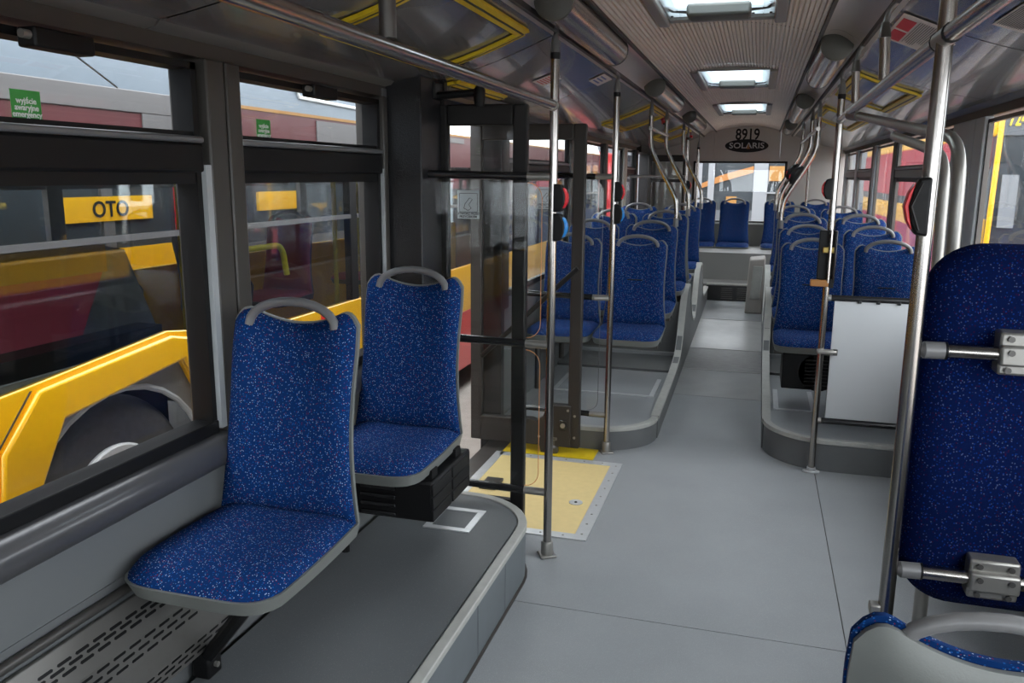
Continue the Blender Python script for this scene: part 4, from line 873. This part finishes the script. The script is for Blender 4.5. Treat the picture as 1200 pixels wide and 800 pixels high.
# curved poles rising from seat corners to the channel
def curved(s, x0, z0, y, ytop, lb, xb=None, buttons=False):
    q = (x0, y, z0); root = empty('curved_pole', q, lb, 'pole', 'curved grab poles above the rear seats')
    xt = CX+s*.574
    P = smooth_path([(x0, y, z0), (x0, y, z0+.09), (x0+(xt-x0)*.12, y, z0+.20), (x0+(xt-x0)*.72, y, z0+.42), (x0+(xt-x0)*.97, y, z0+.55), (xt, (y+ytop)/2, z0+.76)], 6)
    rel(MB().tube(P, .0165, 12).build('pole_tube', 'chrome', root, ang=60), q)
    rel(MB().tube([(xt, ytop, z0+.755), (xt, ytop, z0+.80), (xt, ytop, 2.135)], [.018, .015, .008], 10).build('neck', 'handle', root), q)
    rel(MB().tube([(x0, y, z0-.03), (x0, y, z0+.03)], .02, 10).build('seat_collar', 'handle', root), q)
    if buttons:
        i = 16; p = P[i]; d = (P[i+1]-P[i-1]).normalized()
        rel(MB().tube([p-d*.07-Vector((s*.02, 0, 0)), p-d*.04-Vector((s*.035, 0, 0)), p-Vector((s*.042, 0, 0)), p+d*.04-Vector((s*.035, 0, 0)), p+d*.07-Vector((s*.02, 0, 0))], [.012, .026, .03, .026, .012], 8).build('stop_button', 'black', root), q)
        rel(MB().tube([p-d*.04-Vector((s*.052, 0, 0)), p-Vector((s*.062, 0, 0)), p+d*.04-Vector((s*.052, 0, 0))], [.008, .013, .008], 8).build('button_face', 'redb', root), q)
    return root
curved(-1, -.568, 1.27, 6.16, 6.16, 'curved steel pole on the second left aisle seat')
curved(-1, -.566, 1.30, 7.18, 7.18, 'curved steel pole on the third left aisle seat')
curved(-1, -.566, 1.30, 8.80, 8.80, 'curved steel pole on the far left aisle seat')
curved(1, .165, 1.26, 6.40, 6.40, 'nearest curved steel pole on the right seats with red button', buttons=True)
curved(1, .165, 1.29, 7.25, 7.25, 'second curved steel pole on the right seats with red button', buttons=True)
curved(1, .165, 1.30, 8.80, 8.80, 'farthest curved steel pole on the right aisle seats')
for s, ya, yb, lb in ((-1, 6.16, 7.18, 'short steel rail linking the curved poles on the left'), (1, 6.40, 8.80, 'steel rail linking the curved poles on the right')):
    tag(tube('link_rail', 'chrome', [(CX+s*.565, ya-.1, 1.93), (CX+s*.565, yb, 1.93)], .014), lb, 'rail')
pole(-.78, 9.4, .18, 2.0, -1, 'slim far pole on the left before the rear door', buttons=((1.50, 'redb', 1), (1.38, 'blueb', 1)), base=None)
pole(-.78, 11.1, .18, 1.95, -1, 'slim far pole on the left beside the rear window', base=None)
tag(tube('link_rail', 'cast', [(-1.40, 9.4, 1.594), (-.79, 9.4, 1.594)], .016), 'grey horizontal rail beside the rear left door', 'rail')
pole(.60, 11.7, .68, 1.95, 1, 'slim far pole at the right edge of the rear window', neck=False, base=None)

# ================================================================ OUTSIDE: yellow bus on the left
BX = -2.5
def R_(root): return tuple(root.location)
b2 = empty('parked_bus', (BX-1.2, 4, -.36), 'yellow bus parked close beside the left windows, dark wheel in view', 'bus'); q = R_(b2)
YA, YB = -4.0, 13.5; wy, wz = 2.76, .19
notch = [(3.40, .38), (3.312, .386), (3.22, .62), (3.136, .762), (2.434, .677), (2.265, .386), (2.22, .38)]
def bandpoly(): return [(YA, .38), (YA, .78), (1.9, .80), (2.33, .835), (3.06, .905), (3.36, .86), (3.5, .79), (YB, .80), (YB, .38)]+notch
rel(MB().prism(bandpoly(), 'x', BX-.03, BX).build('yellow_side', 'yellow', b2, bevel=.006), q)
fl_out = [(2.18, .38), (2.15, .60), (2.33, .835), (3.06, .905), (3.36, .86), (3.40, .38)]
rel(MB().prism([(2.12, .38), (2.15, .62), (2.33, .815), (3.06, .885), (3.42, .80), (3.50, .38)]+notch, 'x', BX, BX+.025).build('wheel_flare', 'yellow', b2, bevel=.012), q)
rel(MB().prism([(2.105, .38), (2.14, .62), (2.315, .815), (2.305, .815), (2.13, .62), (2.095, .38)], 'x', BX, BX+.002).build('panel_joint', 'joint', b2), q)
for a, b in ((YA, 2.22), (3.40, YB)): rel(box('red_skirt', 'red', BX-.03, BX, a, b, -.14, .38, b2, .004), q)
ringp = [(wy+.545*math.cos(math.radians(t)), wz+.515*math.sin(math.radians(t))) for t in range(0, 181, 12)]
rel(MB().prism([(3.42, wz), (3.42, .85), (2.15, .85), (2.15, wz)]+ringp[::-1], 'x', BX-.05, BX-.03).build('arch_panel', 'archg', b2), q)
rel(MB().tube([(BX-.03, p[0], p[1]) for p in ringp], .014, 8).build('arch_lip', 'archl', b2), q)
rel(box('wheel_house', 'black', BX-.5, BX-.35, 2.1, 3.45, -.3, .85, b2), q)
wh = rel(MB().lathe([(.26, -.02), (.30, -.01), (.40, 0.0), (.43, -.005), (.458, -.03), (.475, -.07), (.475, -.26)], 48, 'x', (BX-.06, wy, wz)).build('tyre', 'tyre', b2, ang=40), q)
MB().lathe([(.09, -.08), (.17, -.085), (.215, -.06), (.232, .0), (.262, .006), (.270, -.005), (.266, -.04)], 40, 'x', (BX-.06, wy, wz)).build('hub_rim', 'hub', wh, ang=30)
mb = MB()
for k in range(8):
    a = 2*PI*k/8; mb.lathe([(.028, 0), (.028, .006)], 12, 'x', (BX-.143, wy+.185*math.cos(a), wz+.185*math.sin(a)))
mb.build('hub_holes', 'black', wh)
# upper body
rel(box('maroon_band', 'maroon', BX-.03, BX, YA, YB, 1.66, 1.93, b2), q)
rel(box('yellow_line', 'orangep', BX-.03, BX+.004, 3.22, YB, 1.913, 1.93, b2), q)
rel(box('grey_upper_frame', 'frameg', BX-.02, BX+.006, YA, 3.20, 1.84, 1.93, b2, .004), q); rel(box('grey_upper_frame', 'frameg', BX-.02, BX+.006, 3.0, 3.20, 1.66, 1.84, b2), q)
rel(box('grey_upper_frame', 'frameg', BX-.02, BX+.006, 1.45, 1.50, 1.66, 1.84, b2), q)
rel(box('grey_upper_frame', 'frameg', BX-.02, BX+.006, 4.45, 5.0, 1.66, 1.90, b2), q); rel(box('grey_upper_frame', 'frameg', BX-.02, BX+.006, 5.0, 7.0, 1.86, 1.90, b2), q)
rel(MB().prism([(BX, 1.93), (BX-.02, 2.80), (BX-.15, 2.95), (BX-2.35, 2.95), (BX-2.48, 2.80), (BX-2.5, 1.93)], 'y', YA, 5.6).build('roof_fairing', 'fairing', b2, ang=25), q)
rel(MB().prism([(BX, 1.93), (BX-.08, 2.16), (BX-.5, 2.24), (BX-2.0, 2.24), (BX-2.4, 2.16), (BX-2.5, 1.93)], 'y', 5.6, YB).build('roof_fairing', 'white', b2, ang=25), q)
rel(tube('white_line', 'white', [(BX+.004, 4.20, 2.13), (BX+.004, 4.27, 2.015), (BX+.004, 5.5, 2.0)], .010, b2, 6), q)
posts = [YA, -2.2, -.4, 1.2, 3.30, 4.85, 6.4, 8.0, 9.6, 11.4, YB-.1]
for y in posts: rel(box('window_post', 'black', BX-.05, BX-.004, y, y+.09, .79, 1.67, b2), q)
for a, b in zip(posts[:-1], posts[1:]):
    rel(box('glass_pane', 'glassdk', BX-.012, BX-.006, a+.09, b, .80, 1.66, b2), q)
    rel(box('sash_bar', 'frameg', BX-.03, BX+.002, a+.09, b, 1.32, 1.345, b2), q)
rel(box('lower_gasket', 'black', BX-.03, BX-.002, YA, 2.0, .785, .80, b2), q)
# far side with openings
FX = BX-2.5
rel(box('far_side_lower', 'yellow', FX, FX+.04, YA, YB, -.14, .80, b2), q); rel(box('far_side_upper', 'maroon', FX, FX+.04, YA, YB, 1.66, 1.93, b2), q)
for y in (-2.0, -.3, 1.5, 3.3, 4.9, 6.6, 8.4, 10.2, 12): rel(box('window_post', 'frameg', FX, FX+.05, y, y+.14, .8, 1.66, b2), q); rel(box('sash_bar', 'frameg', FX, FX+.04, y+.14, y+1.6, 1.47, 1.50, b2), q)
rel(box('bus_floor', 'interior', FX, BX-.05, YA, YB, -.12, -.06, b2), q); rel(box('bus_ceiling', 'panelw', FX, BX-.05, YA, YB, 1.925, 1.93, b2), q)
for y in (YA, YB-.05): rel(box('end_wall', 'frameg', FX, BX, y, y+.05, -.14, 1.93, b2), q)
rel(box('inner_partition', 'orangep', -3.03, -3.0, 1.6, 3.28, 1.13, 1.26, b2), q); rel(MB().prism([(1.6, .6), (2.95, .6), (3.25, 1.13), (1.6, 1.13)], 'x', -3.03, -3.0).build('inner_partition', 'redseat', b2), q); rel(MB().prism([(2.95, .55), (3.75, .55), (3.45, 1.22), (3.28, 1.26)], 'x', -3.10, -3.04).build('grey_seat_panel', 'frameg', b2), q)
# things inside it
for (x, y, z, pr, lb) in ((-3.5, 3.6, -.03, P_D, 'dark seat with yellow handle inside the yellow bus, nearest pair, left'), (-3.05, 4.0, -.03, P_D, 'dark seat with yellow handle inside the yellow bus, nearest pair, right'), (-3.4, 5.35, .28, P_R, 'tall red seat inside the yellow bus, seen by the second window'), (-3.35, 6.7, .28, P_R, 'second red seat inside the yellow bus, behind the first'),
    (-3.0, 7.6, .1, P_D, 'dark seat with yellow handle farther back inside the yellow bus'), (-4.3, 2.4, -.03, P_R, 'red seat at the far side inside the yellow bus, left'), (-4.3, 5.9, .1, P_D, 'dark seat at the far side inside the yellow bus')):
    seat(pr, x, y, z, random.choice((0, 0, PI)) if pr is not P_R else 0, lb, 'seats inside the yellow bus')
for i, (x, y, lb) in enumerate(((-3.3, 2.75, 'yellow pole inside the yellow bus, left of the pillar'), (-3.6, 4.6, 'yellow pole inside the yellow bus behind the grab bar'), (-3.4, 6.3, 'left of the two close yellow poles inside the yellow bus'), (-3.4, 6.75, 'right of the two close yellow poles inside the yellow bus'), (-4.2, 3.5, 'far yellow pole inside the yellow bus'), (-3.5, 8.4, 'last yellow pole inside the yellow bus, by the open door'))):
    tag(tube('yellow_pole', 'hseat', [(x, y, -.05), (x, y, 1.92)], .02, n=8), lb, 'pole', 'yellow poles inside the yellow bus')
tag(tube('yellow_grab_bar', 'yellowd', rounded([(-2.62, 3.42, 1.20), (-2.62, 4.22, 1.195), (-2.62, 4.26, 1.02)], .07), .017), 'bright yellow bent grab bar inside the neighbouring bus window', 'grab bar')
tag(tube('yellow_grab_bar', 'yellowd', rounded([(-3.2, 3.0, 1.12), (-3.2, 3.62, 1.12), (-3.2, 3.66, .92)], .07), .016), 'small yellow bent grab bar deep inside the neighbouring bus', 'grab bar')
# red curve decal on the yellow side
rel(MB().add([(BX+.002, 4.42+.25*math.cos(math.radians(a))*k, .42+.36*math.sin(math.radians(a))*k) for a in range(0, 91, 10) for k in (1.0, .84)], [(2*i, 2*i+1, 2*i+3, 2*i+2) for i in range(9)]).build('red_curve', 'red', b2), q)

# third bus beyond
b3 = empty('yellow_bus_beyond', (-7.4, 5, -.36), 'yellow and red bus seen through the neighbouring bus', 'bus'); q = R_(b3)
rel(box('body_side', 'frameg', -8.6, -6.2, -6, 16, .2, .72, b3), q); rel(box('yellow_side', 'yellow', -6.21, -6.19, 6.9, 8.9, .2, .84, b3), q); rel(box('red_stripe', 'red', -6.195, -6.18, 8.2, 8.5, .2, .84, b3), q); rel(box('red_skirt', 'red', -8.6, -6.19, -6, 16, -.2, .2, b3), q)
rel(box('lower_glass', 'dglass', -8.55, -6.24, -6, 16, .72, 1.98, b3), q)
for y0, y1 in ((3.6, 5.3), (6.3, 7.5), (9.5, 10.6)): rel(box('yellow_advert', 'yellow', -6.24, -6.2, y0, y1, 1.12, 1.36, b3), q)
rel(box('red_panel', 'red', -6.24, -6.2, 7.9, 8.25, .85, 2.0, b3), q); rel(box('red_panel', 'red', -6.24, -6.2, 12.2, 12.6, .85, 2.0, b3), q)
for k in range(12): rel(box('window_post', 'frameg', -8.55, -6.21, -6+k*1.85+1.7, -6+(k+1)*1.85, .72, 1.95, b3), q)
rel(box('roof', 'white', -8.6, -6.2, -6, 16, 1.98, 2.6, b3), q)
text('lettering', 'OTO', 'black', .22, (-6.195-q[0], 6.9-q[1], 1.23-q[2]), (PI/2, 0, PI/2), b3, .002, .004)
rel(box('red_stripe', 'red', -6.2, -6.18, 12.05, 12.3, .2, .9, b3), q)

# ================================================================ OUTSIDE RIGHT: yellow/red bus
b4 = empty('right_bus', (4.3, 18, -.36), 'yellow and crimson bus seen through the right-hand windows', 'bus'); q = R_(b4)
X = 2.98; F = 12.6
rel(box('skirt', 'maroonb', X, X+2.5, F, 27, -.1, .66, b4, .02), q); rel(box('yellow_band', 'yellow', X, X+2.5, F+.3, 27, .66, 1.05, b4, .01), q)
rel(box('red_band', 'maroonb', X-.01, X+2.5, F+.4, 27, 1.75, 2.17, b4), q); rel(box('red_band', 'maroonb', X-.02, X+2.5, 16.8, 27, 1.22, 1.76, b4), q); rel(box('yellow_top', 'yellow', X, X+2.5, F+.2, 27, 2.15, 2.62, b4, .05), q)
for k in range(9):
    y = F+.25+k*1.6; rel(box('window_pane', 'dglass', X+.02, X+2.48, y, y+1.48, 1.05, 1.72, b4), q); rel(box('window_post', 'facade', X, X+2.5, y+1.48, y+1.6, 1.05, 1.72, b4), q)
rel(box('windscreen', 'dglass', X+.03, X+2.4, F+.02, F+.4, .3, 2.2, b4, .02), q); rel(tube('corner_post', 'yellow', [(X, F, .5), (X+.03, F, 2.6)], .035, b4), q); rel(box('grey_louvre', 'facade', X+.10, X+.30, F-.01, F+.03, .95, 1.65, b4), q)
rel(box('sign_box', 'facade2', X+.04, X+2.3, F-.02, F+.1, 2.15, 2.55, b4, .01), q)
text('lettering', '7249', 'yellowd', .26, (X+.24-q[0], F-.03-q[1], 2.36-q[2]), (PI/2, 0, 0), b4, .002, .004, sx=.55)
b5 = empty('right_near_bus', (4.2, 6.5, -.36), 'pale yellow-banded bus beyond the right edge window', 'bus'); q = R_(b5)
rel(box('yellow_band', 'yellow', 3.4, 5.6, 4.0, 9.5, .5, .80, b5, .03), q); rel(box('red_skirt', 'red', 3.4, 5.6, 4.0, 9.5, -.1, .5, b5, .03), q)
rel(box('glass_body', 'dglass', 3.45, 5.55, 4.1, 9.4, .80, 1.9, b5, .03), q); rel(box('roof', 'facade', 3.4, 5.6, 4.0, 9.5, 1.9, 2.2, b5, .05), q)
tag(tube('yellow_bar_outside', 'yellowd', rounded([(3.34, 4.2, .9), (3.34, 5.2, 1.25), (3.34, 5.8, 1.3)], .2), .03), 'yellow bent bar outside the right edge window', 'grab bar')

# ================================================================ OUTSIDE REAR
fa = struct(box('wall_depot', 'facade', -14, 10, 30, 30.5, -.36, 7)); fa.name = 'wall_depot'
b6 = empty('rear_bus', (-.5, 17, -.36), 'pale grey bus side with orange roof band seen through the rear window', 'bus'); q = R_(b6)
rel(box('body_lower', 'facade2', -3.6, .0, 17, 19.4, -.1, .95, b6), q); rel(box('yellow_lower', 'yellow', .0, 1.0, 17, 19.4, .62, .92, b6), q); rel(box('red_stripe', 'red', .0, 1.0, 16.99, 19.4, .70, .80, b6), q); rel(box('white_skirt', 'facade', .0, 1.0, 17, 19.4, -.1, .62, b6), q)
rel(box('body_glass', 'dglass', -3.6, 1.0, 17.03, 19.3, .95, 2.0, b6), q)
for x, w in ((-3.6, .1), (-2.4, .1), (-1.32, .22), (-.98, .12), (-.12, .26), (.82, .12),): rel(box('window_post', 'facade', x, x+w, 16.97, 17.1, .5, 2.1, b6), q)
rel(MB().prism([(-1.2, 1.42), (-.75, 1.62), (-.13, 1.80), (-.13, 1.68), (-.72, 1.50), (-1.2, 1.34)], 'y', 16.98, 17.02).build('orange_curve', 'orange', b6), q)
rel(box('orange_panel', 'orangep', .16, .80, 16.98, 17.02, 1.52, 1.80, b6), q); rel(box('orange_sign', 'orangep', -.62, -.42, 16.98, 17.02, .98, 1.22, b6), q)
rel(box('roof', 'facade', -3.6, 1.0, 17, 19.4, 2.0, 2.5, b6), q)
rel(box('window_ledge', 'facade', .1, .82, 16.96, 17.05, 1.28, 1.31, b6), q)
rb_ = empty('red_bus', (-3.6, 19, -.36), 'red and yellow bus glimpsed through the rear left door', 'bus'); q = R_(rb_)
rel(box('red_side', 'red', -3.0, -2.6, 14.5, 15.5, .3, 2.0, rb_, .02), q); rel(box('grey_side', 'facade2', -4.8, -3.05, 14.6, 15.4, -.1, 2.2, rb_, .02), q)

# remove unused prototypes from the scene if never placed
for p in (P_A, P_S, P_D, P_R):
    if 'label' not in p: print('unused', p.name)
